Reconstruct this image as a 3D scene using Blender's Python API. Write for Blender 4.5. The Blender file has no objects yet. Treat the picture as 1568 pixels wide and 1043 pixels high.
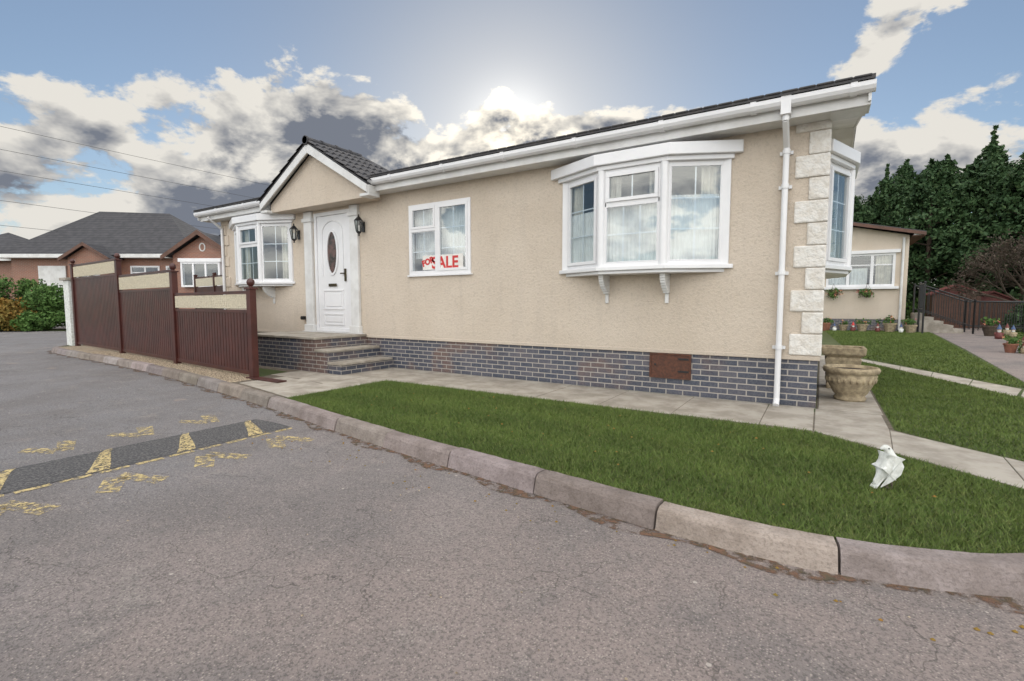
import bpy, bmesh, math, random
import numpy as np
from mathutils import Vector, Matrix
random.seed(7); rng=np.random.default_rng(7)
S=bpy.context.scene
COL=S.collection
R=math.radians
# ------------------------------------------------------------------ nodes
def newmat(name):
    m=bpy.data.materials.new(name); m.use_nodes=True
    nt=m.node_tree
    return m,nt,nt.nodes['Principled BSDF']
class NT:
    def __init__(s,nt): s.nt=nt
    def n(s,t,**k):
        x=s.nt.nodes.new(t)
        for a,b in k.items(): setattr(x,a,b)
        return x
    def l(s,a,b): s.nt.links.new(a,b)
    def put(s,sock,v):
        if hasattr(v,'is_output'): s.l(v,sock)
        else: sock.default_value=v
    def m(s,op,a,b=0.0,c=None,clamp=False):
        x=s.n('ShaderNodeMath',operation=op); x.use_clamp=clamp
        s.put(x.inputs[0],a); s.put(x.inputs[1],b)
        if c is not None: s.put(x.inputs[2],c)
        return x.outputs[0]
    def vm(s,op,a,b=None):
        x=s.n('ShaderNodeVectorMath',operation=op); s.put(x.inputs[0],a)
        if b is not None: s.put(x.inputs[1],b)
        return x.outputs['Value'] if op in('DOT_PRODUCT','LENGTH') else x.outputs[0]
    def noise(s,v,scale,detail=4,rough=.55,dist=0):
        x=s.n('ShaderNodeTexNoise'); 
        if v is not None: s.l(v,x.inputs['Vector'])
        x.inputs['Scale'].default_value=scale; x.inputs['Detail'].default_value=detail
        x.inputs['Roughness'].default_value=rough; x.inputs['Distortion'].default_value=dist
        return x.outputs[0]
    def ss(s,v,a,b,lo=0.,hi=1.):
        x=s.n('ShaderNodeMapRange',interpolation_type='SMOOTHSTEP')
        s.put(x.inputs[0],v); x.inputs[1].default_value=a; x.inputs[2].default_value=b
        x.inputs[3].default_value=lo; x.inputs[4].default_value=hi
        return x.outputs[0]
    def mix(s,f,a,b,blend='MIX'):
        x=s.n('ShaderNodeMix',data_type='RGBA',blend_type=blend)
        s.put(x.inputs[0],f)
        for i,v in((6,a),(7,b)):
            if isinstance(v,tuple) and len(v)==3: v=(*v,1)
            s.put(x.inputs[i],v)
        return x.outputs[2]
    def co(s,kind='Object'): return s.n('ShaderNodeTexCoord').outputs[kind]
    def bump(s,h,strength=.3,dist=.01):
        x=s.n('ShaderNodeBump'); x.inputs['Strength'].default_value=strength; x.inputs['Distance'].default_value=dist
        s.l(h,x.inputs['Height']); return x.outputs[0]
def simple(name,c1,c2=None,scale=4,rough=.6,bump=0,bscale=150,bdist=.004,metal=0,spec=.5,lo=.35,hi=.65):
    m,nt,p=newmat(name); k=NT(nt)
    c2=c2 or tuple(x*.8 for x in c1)
    co=k.co()
    k.l(k.mix(k.ss(k.noise(co,scale,4,.65),lo,hi),c1,c2),p.inputs['Base Color'])
    p.inputs['Roughness'].default_value=rough; p.inputs['Metallic'].default_value=metal
    p.inputs['Specular IOR Level'].default_value=spec
    if bump: k.l(k.bump(k.noise(co,bscale,3,.6),bump,bdist),p.inputs['Normal'])
    return m
def brickmat(name,c1,c2,mortar,bw=.225,bh=.075,ms=.008,vary=None):
    m,nt,p=newmat(name); k=NT(nt); co=k.co()
    sx=k.n('ShaderNodeSeparateXYZ'); k.l(co,sx.inputs[0])
    cb=k.n('ShaderNodeCombineXYZ'); k.l(k.m('ADD',sx.outputs[0],sx.outputs[1]),cb.inputs[0]); k.l(sx.outputs[2],cb.inputs[1])
    b=k.n('ShaderNodeTexBrick'); k.l(cb.outputs[0],b.inputs['Vector'])
    b.inputs['Color1'].default_value=(*c1,1); b.inputs['Color2'].default_value=(*c2,1); b.inputs['Mortar'].default_value=(*mortar,1)
    b.inputs['Scale'].default_value=1; b.inputs['Brick Width'].default_value=bw; b.inputs['Row Height'].default_value=bh
    b.inputs['Mortar Size'].default_value=ms; b.inputs['Mortar Smooth'].default_value=.2; b.inputs['Bias'].default_value=-.1
    c=b.outputs['Color']
    inv=k.m('SUBTRACT',1.,b.outputs['Fac'])
    c=k.mix(k.m('MULTIPLY',k.ss(k.noise(co,2.3,4),.35,.7,0,.55),inv),c,tuple(x*.7 for x in c1))
    if vary: c=k.mix(k.m('MULTIPLY',k.ss(k.noise(co,1.1,3),.5,.65),inv),c,vary)
    c=k.mix(k.ss(k.noise(co,60,3),.35,.7,.0,.18),c,(.3,.29,.27))
    k.l(c,p.inputs['Base Color'])
    k.l(k.ss(k.noise(co,20,3),.3,.7,.35,.7),p.inputs['Roughness'])
    k.l(k.bump(inv,.7,.006),p.inputs['Normal'])
    return m
def rendermat():
    m,nt,p=newmat('cream_render'); k=NT(nt); co=k.co()
    c=k.mix(k.ss(k.noise(co,.9,4),.35,.7),(.65,.565,.47),(.60,.515,.42))
    sx=k.n('ShaderNodeSeparateXYZ'); k.l(co,sx.inputs[0])
    st=k.n('ShaderNodeMapping'); k.l(co,st.inputs[0]); st.inputs['Scale'].default_value=(5,5,.5)
    c=k.mix(k.ss(k.noise(st.outputs[0],1.6,4),.5,.8,0,.3),c,(.48,.42,.36))
    c=k.mix(k.ss(k.noise(co,32,3,.75),.50,.68,0,.5),c,(.46,.395,.32))
    c=k.mix(k.ss(k.noise(co,24,3,.75),.56,.74,0,.45),c,(.73,.66,.57))
    c=k.mix(k.ss(sx.outputs[2],.85,.58,0,.25),c,(.5,.44,.37))
    k.l(c,p.inputs['Base Color']); p.inputs['Roughness'].default_value=.9; p.inputs['Specular IOR Level'].default_value=.2
    k.l(k.bump(k.noise(co,32,5,.75),1.,.020),p.inputs['Normal'])
    return m
M={}
M['render']=rendermat()
M['upvc']=simple('white_upvc',(.77,.77,.78),(.71,.71,.72),1.5,.28,0)
M['fascia']=simple('white_fascia',(.71,.71,.70),(.60,.595,.58),2.5,.4,.1,30)
M['brick']=brickmat('blue_engineering_brick',(.042,.052,.082),(.10,.095,.118),(.36,.33,.30),vary=(.13,.08,.07))
M['quoin']=simple('quoin_stone',(.74,.72,.68),(.63,.59,.53),9,.85,.9,22,.025)
M['slab']=simple('slab_concrete',(.39,.355,.305),(.26,.23,.19),3,.85,.5,120,.004)
M['roof']=simple('roof_tile',(.035,.035,.04),(.06,.055,.055),9,.6,.5,60,.01)
M['black']=simple('black_metal',(.012,.012,.014),(.02,.02,.02),20,.35)
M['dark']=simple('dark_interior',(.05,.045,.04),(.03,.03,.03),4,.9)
M['brown']=simple('brown_upvc',(.078,.022,.017),(.05,.015,.012),3,.35,.1,40)
M['trellis']=simple('cream_panel',(.66,.60,.47),(.5,.45,.34),40,.7,.6,90,.01)
M['rust']=simple('brown_vent',(.11,.038,.018),(.06,.022,.012),30,.6,.3,80)
M['curtain']=simple('net_curtain',(.80,.78,.74),(.70,.67,.63),6,.95)
M['curtain2']=simple('cream_curtain',(.66,.59,.48),(.52,.46,.38),6,.95)
M['terr']=simple('planter_stone',(.44,.36,.235),(.25,.20,.13),14,.85,.7,70,.01)
M['soil']=simple('soil',(.05,.035,.025),(.03,.02,.015),30,.95,.8,60,.01)
M['joint']=simple('path_bedding',(.16,.13,.10),(.09,.075,.055),20,.95,.8,60,.01)
M['oldwhite']=simple('aged_white_paint',(.76,.77,.74),(.56,.57,.53),18,.6,.4,40)
M['red']=simple('red_letters',(.62,.03,.03),(.5,.03,.03),10,.5)
M['dullred']=simple('dull_red_paint',(.17,.04,.035),(.12,.035,.03),10,.6)
M['bark']=simple('bark',(.09,.065,.045),(.05,.035,.025),12,.9,.8,40,.02)
M['brickred']=brickmat('red_brick',(.32,.12,.065),(.25,.09,.055),(.30,.25,.2))
M['barge']=simple('brown_barge',(.12,.05,.03),(.08,.035,.02),5,.5)
M['steel']=simple('cable',(.06,.06,.065),(.05,.05,.05),5,.6)
M['pot']=simple('terracotta_pot',(.30,.13,.08),(.22,.09,.06),10,.8)
M['flower']=simple('flower_petals',(.5,.08,.14),(.65,.35,.12),25,.7,lo=.48,hi=.52)
M['skin']=simple('gnome_face',(.5,.33,.25),(.45,.3,.2),10,.6)
M['blue']=simple('gnome_coat',(.06,.10,.22),(.05,.09,.18),10,.5)
def leafmat(name,c1,c2,c3):
    m,nt,p=newmat(name); k=NT(nt); co=k.co()
    c=k.mix(k.ss(k.noise(co,.8,4),.35,.65),c1,c2)
    c=k.mix(k.ss(k.noise(co,7,3),.5,.7),c,c3)
    k.l(c,p.inputs['Base Color']); p.inputs['Roughness'].default_value=.7; p.inputs['Specular IOR Level'].default_value=.25
    return m
M['conifer']=leafmat('conifer_foliage',(.026,.058,.022),(.044,.090,.032),(.075,.115,.042))
M['shrub']=leafmat('shrub_foliage',(.06,.12,.03),(.08,.16,.035),(.12,.19,.05))
M['orange']=leafmat('autumn_foliage',(.24,.14,.03),(.16,.13,.03),(.30,.14,.03))
M['twig']=leafmat('brown_twigs',(.065,.05,.038),(.08,.06,.045),(.05,.04,.03))
def glassmat():
    m=bpy.data.materials.new('window_glass'); m.use_nodes=True; nt=m.node_tree; nt.nodes.clear(); k=NT(nt)
    o=k.n('ShaderNodeOutputMaterial'); t=k.n('ShaderNodeBsdfTransparent'); t.inputs[0].default_value=(.90,.93,.94,1)
    g=k.n('ShaderNodeBsdfGlossy'); g.inputs['Roughness'].default_value=.012; g.inputs[0].default_value=(.90,.96,1,1)
    k.l(k.bump(k.noise(k.co(),1.7,2),.05,.02),g.inputs['Normal'])
    f=k.n('ShaderNodeFresnel'); f.inputs[0].default_value=1.5
    bf=k.n('ShaderNodeNewGeometry').outputs['Backfacing']   # inner face of the pane: no total internal reflection
    fac=k.m('MULTIPLY',k.m('ADD',k.m('MULTIPLY',f.outputs[0],1.9),.04,clamp=True),k.m('SUBTRACT',1.,bf))
    x=k.n('ShaderNodeMixShader'); k.l(fac,x.inputs[0])
    k.l(t.outputs[0],x.inputs[1]); k.l(g.outputs[0],x.inputs[2]); k.l(x.outputs[0],o.inputs[0]); return m
M['glass']=glassmat()
def asphaltmat():
    m,nt,p=newmat('asphalt'); k=NT(nt); co=k.co()
    sx=k.n('ShaderNodeSeparateXYZ'); k.l(co,sx.inputs[0])
    grad=k.m('ADD',sx.outputs[0],k.m('MULTIPLY',k.noise(co,.5,3),6.0))
    c=k.mix(k.ss(grad,-3.5,2.5),(.215,.208,.212),(.275,.228,.208))
    c=k.mix(k.ss(k.noise(co,.9,5,.65),.38,.68,0,.75),c,(.160,.147,.143))
    c=k.mix(k.ss(k.noise(co,3.5,4,.7),.55,.72,0,.5),c,(.31,.275,.25))
    c=k.mix(k.ss(k.noise(co,75,3,.75),.44,.64,0,.66),c,(.08,.072,.07))
    v=k.n('ShaderNodeTexVoronoi'); k.l(co,v.inputs['Vector']); v.inputs['Scale'].default_value=80
    vs=k.m('MULTIPLY',k.ss(v.outputs['Distance'],.45,.2),k.ss(k.vm('DOT_PRODUCT',v.outputs['Color'],(1,0,0)),.6,.75))
    c=k.mix(k.m('MULTIPLY',vs,.65),c,(.42,.36,.32))
    v3=k.n('ShaderNodeTexVoronoi'); k.l(co,v3.inputs['Vector']); v3.inputs['Scale'].default_value=9
    sp=k.m('MULTIPLY',k.ss(v3.outputs['Distance'],.12,.07),k.ss(k.vm('DOT_PRODUCT',v3.outputs['Color'],(0,1,0)),.86,.9))
    c=k.mix(k.m('MULTIPLY',sp,.7),c,(.50,.45,.40))
    v2=k.n('ShaderNodeTexVoronoi'); k.l(co,v2.inputs['Vector']); v2.inputs['Scale'].default_value=1.1
    st=k.m('MULTIPLY',k.ss(k.m('ADD',v2.outputs['Distance'],k.m('MULTIPLY',k.noise(co,12,3),.25)),.26,.18),k.ss(k.vm('DOT_PRODUCT',v2.outputs['Color'],(0,1,0)),.6,.7))
    c=k.mix(k.m('MULTIPLY',st,.45),c,(.38,.29,.235))
    dn=k.n('ShaderNodeTexNoise'); k.l(co,dn.inputs['Vector']); dn.inputs['Scale'].default_value=5; dn.inputs['Detail'].default_value=4
    sc=k.n('ShaderNodeVectorMath',operation='SCALE'); k.l(dn.outputs['Color'],sc.inputs[0]); sc.inputs['Scale'].default_value=.28
    wv=k.vm('ADD',co,sc.outputs[0])
    def crack(scale,w,lo,hi,ns):
        a=k.n('ShaderNodeTexVoronoi',feature='DISTANCE_TO_EDGE'); k.l(wv,a.inputs['Vector']); a.inputs['Scale'].default_value=scale
        return k.m('MULTIPLY',k.ss(a.outputs['Distance'],w,w*.2),k.ss(k.noise(co,ns,3),lo,hi))
    cr=k.m('MAXIMUM',crack(1.7,.008,.42,.56,1.1),crack(6.5,.020,.52,.66,.6))
    c=k.mix(k.m('MULTIPLY',cr,.55),c,(.055,.048,.045))
    k.l(c,p.inputs['Base Color']); p.inputs['Roughness'].default_value=.85; p.inputs['Specular IOR Level'].default_value=.3
    k.l(k.bump(k.noise(co,75,3,.75),.8,.012),p.inputs['Normal']); return m
M['asphalt']=asphaltmat()
M['newasphalt']=simple('patched_asphalt',(.045,.045,.047),(.15,.14,.135),60,.85,.8,110,.006,lo=.40,hi=.68)
def grassmat(name,c1,c2,c3):
    m,nt,p=newmat(name); k=NT(nt); co=k.co()
    sx=k.n('ShaderNodeSeparateXYZ'); k.l(co,sx.inputs[0])
    c=k.mix(k.ss(k.noise(co,1.3,4),.35,.68),c1,c2)
    band=k.m('SINE',k.m('ADD',k.m('MULTIPLY',sx.outputs[1],7.5),k.m('MULTIPLY',k.noise(co,1.5,2),2.)))
    c=k.mix(k.ss(band,-.6,.6,0,.3),c,tuple(x*.6 for x in c1))
    c=k.mix(k.ss(k.noise(co,28,3,.75),.48,.70,0,.8),c,c3)
    c=k.mix(k.ss(k.noise(co,3.2,4,.7),.58,.72,0,.5),c,(c1[0]*.9,c1[1]*.62,c1[2]))
    k.l(c,p.inputs['Base Color']); p.inputs['Roughness'].default_value=.75; p.inputs['Specular IOR Level'].default_value=.2
    return m
M['lawn']=grassmat('lawn_ground',(.062,.082,.024),(.075,.096,.030),(.052,.050,.024))
M['blade']=grassmat('grass_blades',(.092,.142,.034),(.125,.178,.042),(.20,.215,.075))
M['field']=grassmat('far_ground',(.07,.11,.03),(.09,.12,.04),(.06,.07,.03))
M['gravel']=simple('gravel',(.48,.39,.28),(.20,.155,.11),45,.9,1,60,.02,lo=.42,hi=.58)
def paint(name,lo,hi,sc):
    m,nt,p=newmat(name); k=NT(nt); co=k.co()
    k.l(k.mix(k.ss(k.noise(co,30,3),.35,.7),(.56,.44,.20),(.40,.32,.18)),p.inputs['Base Color']); p.inputs['Roughness'].default_value=.8
    k.l(k.ss(k.noise(co,sc,5,.75),lo,hi),p.inputs['Alpha'])
    return m
M['yellow_worn']=paint('worn_yellow_paint',.44,.60,18)
M['yellow']=paint('yellow_paint',.42,.53,32)
m,nt,p=newmat('gutter_dirt'); k=NT(nt); co=k.co()
k.l(k.mix(k.ss(k.noise(co,20,4),.35,.7),(.15,.08,.05),(.07,.06,.035)),p.inputs['Base Color']); p.inputs['Roughness'].default_value=.95
k.l(k.ss(k.noise(co,9,5,.7),.44,.58),p.inputs['Alpha']); M['dirt']=m
m,nt,p=newmat('kerb_stone'); k=NT(nt); co=k.co()
at=k.n('ShaderNodeAttribute',attribute_name='tone')
c=k.mix(k.ss(k.noise(co,4,5,.7),.35,.68),(.30,.258,.23),(.19,.158,.135))
c=k.mix(k.ss(k.noise(co,60,3,.7),.45,.7,0,.5),c,(.12,.10,.085))
c=k.mix(1.,c,at.outputs['Color'],'MULTIPLY')
k.l(c,p.inputs['Base Color']); p.inputs['Roughness'].default_value=.9
k.l(k.bump(k.noise(co,50,4,.7),.8,.015),p.inputs['Normal']); M['kerb']=m
m,nt,p=newmat('bungalow_roof_tiles'); k=NT(nt); co=k.co()
sx=k.n('ShaderNodeSeparateXYZ'); k.l(co,sx.inputs[0])
w=k.m('FRACT',k.m('MULTIPLY',sx.outputs[2],5.5))
k.l(k.mix(k.ss(w,.0,.25),(.03,.03,.034),k.mix(k.ss(k.noise(co,3,4),.3,.7),(.075,.073,.078),(.05,.05,.054))),p.inputs['Base Color']); p.inputs['Roughness'].default_value=.8; p.inputs['Specular IOR Level'].default_value=.25; M['tiles']=m
# ------------------------------------------------------------------ geometry
def empty(name,loc=(0,0,0),rz=0):
    e=bpy.data.objects.new(name,None); COL.objects.link(e); e.location=loc; e.rotation_euler[2]=rz; e.empty_display_size=.2; return e
class B:
    def __init__(s): s.v=[]; s.f=[]
    def add(s,vs,fs):
        o=len(s.v); s.v+= [tuple(x) for x in vs]; s.f+=[tuple(i+o for i in f) for f in fs]; return s
    def box(s,x0,x1,y0,y1,z0,z1):
        return s.add([(x0,y0,z0),(x1,y0,z0),(x1,y1,z0),(x0,y1,z0),(x0,y0,z1),(x1,y0,z1),(x1,y1,z1),(x0,y1,z1)],
          [(3,2,1,0),(4,5,6,7),(0,1,5,4),(1,2,6,5),(2,3,7,6),(3,0,4,7)])
    def prism(s,pts,z0,z1):
        n=len(pts)
        a=sum(pts[i][0]*pts[(i+1)%n][1]-pts[(i+1)%n][0]*pts[i][1] for i in range(n))
        if a<0: pts=pts[::-1]
        vs=[(x,y,z0) for x,y in pts]+[(x,y,z1) for x,y in pts]
        return s.add(vs,[tuple(range(n-1,-1,-1)),tuple(range(n,2*n))]+[(i,(i+1)%n,n+(i+1)%n,n+i) for i in range(n)])
    def slabpoly(s,P,off):
        n=len(P); o=Vector(off); P=[Vector(p) for p in P]
        return s.add([*P,*[p+o for p in P]],[tuple(range(n-1,-1,-1)),tuple(range(n,2*n))]+[(i,(i+1)%n,n+(i+1)%n,n+i) for i in range(n)])
    def cyl(s,a,b,r0,r1=None,n=10,caps=True):
        r1=r0 if r1 is None else r1; a=Vector(a); b=Vector(b); d=(b-a).normalized()
        u=d.orthogonal().normalized(); w=d.cross(u)
        vs=[a+(u*math.cos(t)+w*math.sin(t))*r0 for t in [2*math.pi*i/n for i in range(n)]]+[b+(u*math.cos(t)+w*math.sin(t))*r1 for t in [2*math.pi*i/n for i in range(n)]]
        fs=[(i,(i+1)%n,n+(i+1)%n,n+i) for i in range(n)]
        if caps: fs+=[tuple(range(n-1,-1,-1)),tuple(range(n,2*n))]
        return s.add(vs,fs)
    def lathe(s,c,prof,n=24,rot=0.):
        vs=[];fs=[]
        for r,z in prof:
            for i in range(n):
                t=2*math.pi*i/n+rot; vs.append((c[0]+r*math.cos(t),c[1]+r*math.sin(t),c[2]+z))
        for j in range(len(prof)-1):
            for i in range(n):
                fs.append((j*n+i,j*n+(i+1)%n,(j+1)*n+(i+1)%n,(j+1)*n+i))
        return s.add(vs,fs)
    def ball(s,c,r,n=12):
        rx,ry,rz=(r,r,r) if not isinstance(r,tuple) else r
        vs=[];fs=[];m=n//2
        for j in range(m+1):
            ph=math.pi*j/m
            for i in range(n):
                t=2*math.pi*i/n; vs.append((c[0]+rx*math.sin(ph)*math.cos(t),c[1]+ry*math.sin(ph)*math.sin(t),c[2]-rz*math.cos(ph)))
        for j in range(m):
            for i in range(n): fs.append((j*n+i,j*n+(i+1)%n,(j+1)*n+(i+1)%n,(j+1)*n+i))
        return s.add(vs,fs)
    def obj(s,name,mat,parent=None,bevel=0,smooth=False):
        me=bpy.data.meshes.new(name); me.from_pydata(s.v,[],s.f); me.update()
        me.materials.append(M[mat] if isinstance(mat,str) else mat)
        if smooth:
            for p in me.polygons: p.use_smooth=True
        o=bpy.data.objects.new(name,me); COL.objects.link(o)
        if parent: o.parent=parent
        if bevel:
            b=o.modifiers.new('b','BEVEL'); b.width=bevel; b.segments=2; b.limit_method='ANGLE'
        return o
def lb(b,fr,s0,s1,d0,d1,z0,z1):
    ox,oy,ex,ey=fr; nx,ny=ey,-ex
    pts=[(ox+ex*s+nx*d, oy+ey*s+ny*d) for s,d in((s0,d0),(s1,d0),(s1,d1),(s0,d1))]
    b.prism(pts,z0,z1)
def frame_from(p0,p1):
    L=math.hypot(p1[0]-p0[0],p1[1]-p0[1]); return (p0[0],p0[1],(p1[0]-p0[0])/L,(p1[1]-p0[1])/L),L
def ring(b,fr,s0,s1,z0,z1,w,d0,d1):
    lb(b,fr,s0,s1,d0,d1,z0,z0+w); lb(b,fr,s0,s1,d0,d1,z1-w,z1)
    lb(b,fr,s0,s0+w,d0,d1,z0+w,z1-w); lb(b,fr,s1-w,s1,d0,d1,z0+w,z1-w)
def light(W,fr,s0,s1,z0,z1,sash,nx,nz):
    w=.045 if sash else .012
    if sash: ring(W['f'],fr,s0,s1,z0,z1,w,-.02,.034)
    else: ring(W['f'],fr,s0,s1,z0,z1,w,-.02,.016)
    lb(W['g'],fr,s0+w,s1-w,.000,.004,z0+w,z1-w)
    for i in range(1,nx):
        x=s0+w+(s1-s0-2*w)*i/nx; lb(W['f'],fr,x-.009,x+.009,-.012,-.004,z0+w,z1-w)
    for i in range(1,nz):
        z=z0+w+(z1-z0-2*w)*i/nz; lb(W['f'],fr,s0+w,s1-w,-.0125,-.0045,z-.009,z+.009)
def curtain(b,fr,s0,s1,z0,z1,d,amp=.02,wl=.09):
    ox,oy,ex,ey=fr; nx,ny=ey,-ex; n=max(8,int((s1-s0)/wl*10)); vs=[];fs=[]
    for i in range(n+1):
        s=s0+(s1-s0)*i/n; dd=d+amp*math.sin(2*math.pi*s/wl+1.3*math.sin(s*9))
        for z in(z0,z1): vs.append((ox+ex*s+nx*dd,oy+ey*s+ny*dd,z))
    for i in range(n): fs.append((2*i,2*i+2,2*i+3,2*i+1))
    b.add(vs,fs)
def newW(): return {'f':B(),'g':B(),'c':B(),'c2':B(),'k':B()}
def finW(W,name,parent):
    W['f'].obj(name+'_frames','upvc',parent,.003); W['g'].obj(name+'_glass','glass',parent)
    if W['c'].v: W['c'].obj(name+'_net_curtains','curtain',parent,0,True)
    if W['c2'].v: W['c2'].obj(name+'_curtains','curtain2',parent,0,True)
def bay(parent,name,ox,oy,ex,ey,L=2.26,dep=.33,z0=1.76,z1=3.07,brk=True,dark=False):
    nx,ny=ey,-ex
    def P(s,d): return (ox+ex*s+nx*d,oy+ey*s+ny*d)
    W=newW(); pts=[P(0,0),P(.70,dep),P(L-.70,dep),P(L,0)]
    for i in range(3):
        fr,l=frame_from(pts[i],pts[i+1])
        ring(W['f'],fr,.02,l-.02,z0,z1,.055,-.045,.012)
        a,b_,c,d=.075,l-.075,z0+.055,z1-.055
        if i==1:
            zs=c+(d-c)*.66
            lb(W['f'],fr,a-.02,b_+.02,-.04,.012,zs-.03,zs+.03)
            light(W,fr,a,b_,zs+.03,d,True,2,1); light(W,fr,a,b_,c,zs-.03,False,3,2)
            if not dark: curtain(W['c'],fr,a-.05,b_+.05,c,zs,-.075,.007,.05)
            curtain(W['c2'],fr,a-.03,a+.16,c,d,-.11); curtain(W['c2'],fr,b_-.16,b_+.03,c,d,-.11)
        else:
            light(W,fr,a,b_,c,d,i==0,2,3)
            if i==2:
                if not dark: curtain(W['c'],fr,a-.04,b_,c,d-.35,-.08,.007,.05)
                curtain(W['c2'],fr,b_-.22,b_,c,d,-.11)
            else:
                curtain(W['c2'],fr,a+.02,a+.24,c,d,-.06,.012,.07)
                if not dark: curtain(W['c'],fr,a+.0,b_+.02,c,d-.45,-.04,.006,.05)
    for q in pts[1:3]: W['f'].cyl((*q,z0),(*q,z1),.055,n=12)
    for s in(0.0,L): lb(W['f'],(ox,oy,ex,ey),s-.045,s+.045,-.01,.035,z0,z1)
    finW(W,name,parent)
    T=B(); T.prism([P(-.10,-.0),P(-.10,.03),P(.66,dep+.07),P(L-.66,dep+.07),P(L+.10,.03),P(L+.10,0)],z0-.055,z0)
    T.prism([P(0,0),P(.68,dep+.03),P(L-.68,dep+.03),P(L,0)],z0-.10,z0-.0551)
    T.prism([P(-.24,-.0),P(-.24,.05),P(.62,dep+.10),P(L-.62,dep+.10),P(L+.18,.05),P(L+.18,0)],z1+.06,z1+.21)
    T.prism([P(-.12,-.0),P(-.12,.04),P(.65,dep+.05),P(L-.65,dep+.05),P(L+.08,.04),P(L+.08,0)],z1,z1+.0599)
    T.obj(name+'_sill_and_head','upvc',parent,.008)
    if brk:
        K=B(); fr=(ox,oy,ex,ey)
        for s in(.68,L-.72):
            for j in range(8):
                dj=.26*math.cos(j/8*math.pi/2)**.8+.02
                lb(K,fr,s-.035,s+.035,0.001,dj,z0-.10-.033*(j+1),z0-.10-.033*j-.0005)
            lb(K,fr,s-.025,s+.025,.001,.03,z0-.50,z0-.366)
        K.obj(name+'_brackets','fascia',parent,.006)
# ------------------------------------------------------------------ MAIN HOME
YW=6.83; XL=-13.1; YB=12.9
home=empty('park_home_bungalow')
holes=[(-9.32,-8.25,.66,3.16),(-6.55,-5.14,1.79,3.06),(-3.28,-1.12,1.70,3.10),(-12.38,-10.22,1.70,3.10)]
def wall(b,fr,s0,s1,z0,z1,holes):
    xs=sorted({s0,s1,*[h[0] for h in holes],*[h[1] for h in holes]}); zs=sorted({z0,z1,*[h[2] for h in holes],*[h[3] for h in holes]})
    for i in range(len(xs)-1):
        for j in range(len(zs)-1):
            cx=(xs[i]+xs[i+1])/2; cz=(zs[j]+zs[j+1])/2
            if any(h[0]<cx<h[1] and h[2]<cz<h[3] for h in holes): continue
            ox,oy,ex,ey=fr
            b.add([(ox+ex*s,oy+ey*s,z) for s,z in((xs[i],zs[j]),(xs[i+1],zs[j]),(xs[i+1],zs[j+1]),(xs[i],zs[j+1]))],[(0,1,2,3)])
    for h in holes:
        for a in((h[0],h[2],h[1],h[2]),(h[1],h[2],h[1],h[3]),(h[1],h[3],h[0],h[3]),(h[0],h[3],h[0],h[2])):
            ox,oy,ex,ey=fr; nx,ny=ey,-ex
            b.add([(ox+ex*a[0],oy+ey*a[0],a[1]),(ox+ex*a[2],oy+ey*a[2],a[3]),(ox+ex*a[2]-nx*.12,oy+ey*a[2]-ny*.12,a[3]),(ox+ex*a[0]-nx*.12,oy+ey*a[0]-ny*.12,a[1])],[(0,1,2,3)])
b=B()
wall(b,(0,YW,1,0),XL,0,.60,3.5,holes)
wall(b,(0,0,0,1),YW,YB,.60,3.5,[(YW+.80,YW+2.9,1.70,3.10)])
b.add([(XL,YW,.6),(XL,YB,.6),(XL,YB,3.5),(XL,YW,3.5)],[(0,3,2,1)])
b.add([(0,YB,.6),(XL,YB,.6),(XL,YB,3.5),(0,YB,3.5)],[(0,1,2,3)])
RY=(6.4+13.3)/2
for x in(0,XL): b.add([(x,YW,3.5),(x,YB,3.5),(x,RY,4.24)],[(0,1,2)])
b.obj('rendered_walls','render',home)
b=B(); b.box(XL-.012,.012,YW-.018,YB+.012,.575,.625); b.obj('render_drip_bead','render',home,.006)
b=B(); b.box(XL+.01,-.008,YW+.012,YB-.01,-.02,.5745); b.obj('brick_skirt','brick',home)
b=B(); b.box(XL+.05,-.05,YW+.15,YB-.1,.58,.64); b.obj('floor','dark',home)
b=B(); b.box(XL+.2,-.2,YW+2.2,YW+2.25,.65,3.45); b.box(XL+.2,-.2,YW+.13,YB-.2,3.42,3.45); b.obj('interior_partition','curtain2',home)
bay(home,'bay_window_lounge',-3.33,YW,1,0)
bay(home,'bay_window_bedroom',-12.45,YW,1,0,dark=True)
bay(home,'bay_window_side',0,YW+.75,0,1,L=2.2,dep=.27,brk=False,dark=True)
W=newW(); fr=(-6.56,YW,1,0); L=1.43
ring(W['f'],fr,0,L,1.785,3.065,.06,-.06,.025)
lb(W['f'],fr,L*.47-.035,L*.47+.035,-.06,.025,1.845,3.005)
light(W,fr,.06,L*.47-.035,2.62,3.005,True,2,1)
lb(W['f'],fr,.06,L*.47-.035,-.055,.025,2.57,2.62)
light(W,fr,.06,L*.47-.035,1.845,2.57,False,2,2)
light(W,fr,L*.47+.035,L-.06,1.845,3.005,True,2,3)
curtain(W['c'],fr,.0,L,2.1,3.05,-.16,.01,.05)
lb(W['f'],fr,-.03,L+.03,.0,.05,1.755,1.784)
finW(W,'kitchen_window',home)
b=B(); fr=(-9.36,YW,1,0); DL=1.15
ring(b,fr,0,DL,.66,3.19,.075,-.06,.02); b.obj('door_frame','upvc',home,.004)
b=B(); lb(b,fr,.08,DL-.08,-.05,-.005,.70,3.11); b.obj('door_leaf','upvc',home,.004)
b=B(); 
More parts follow.
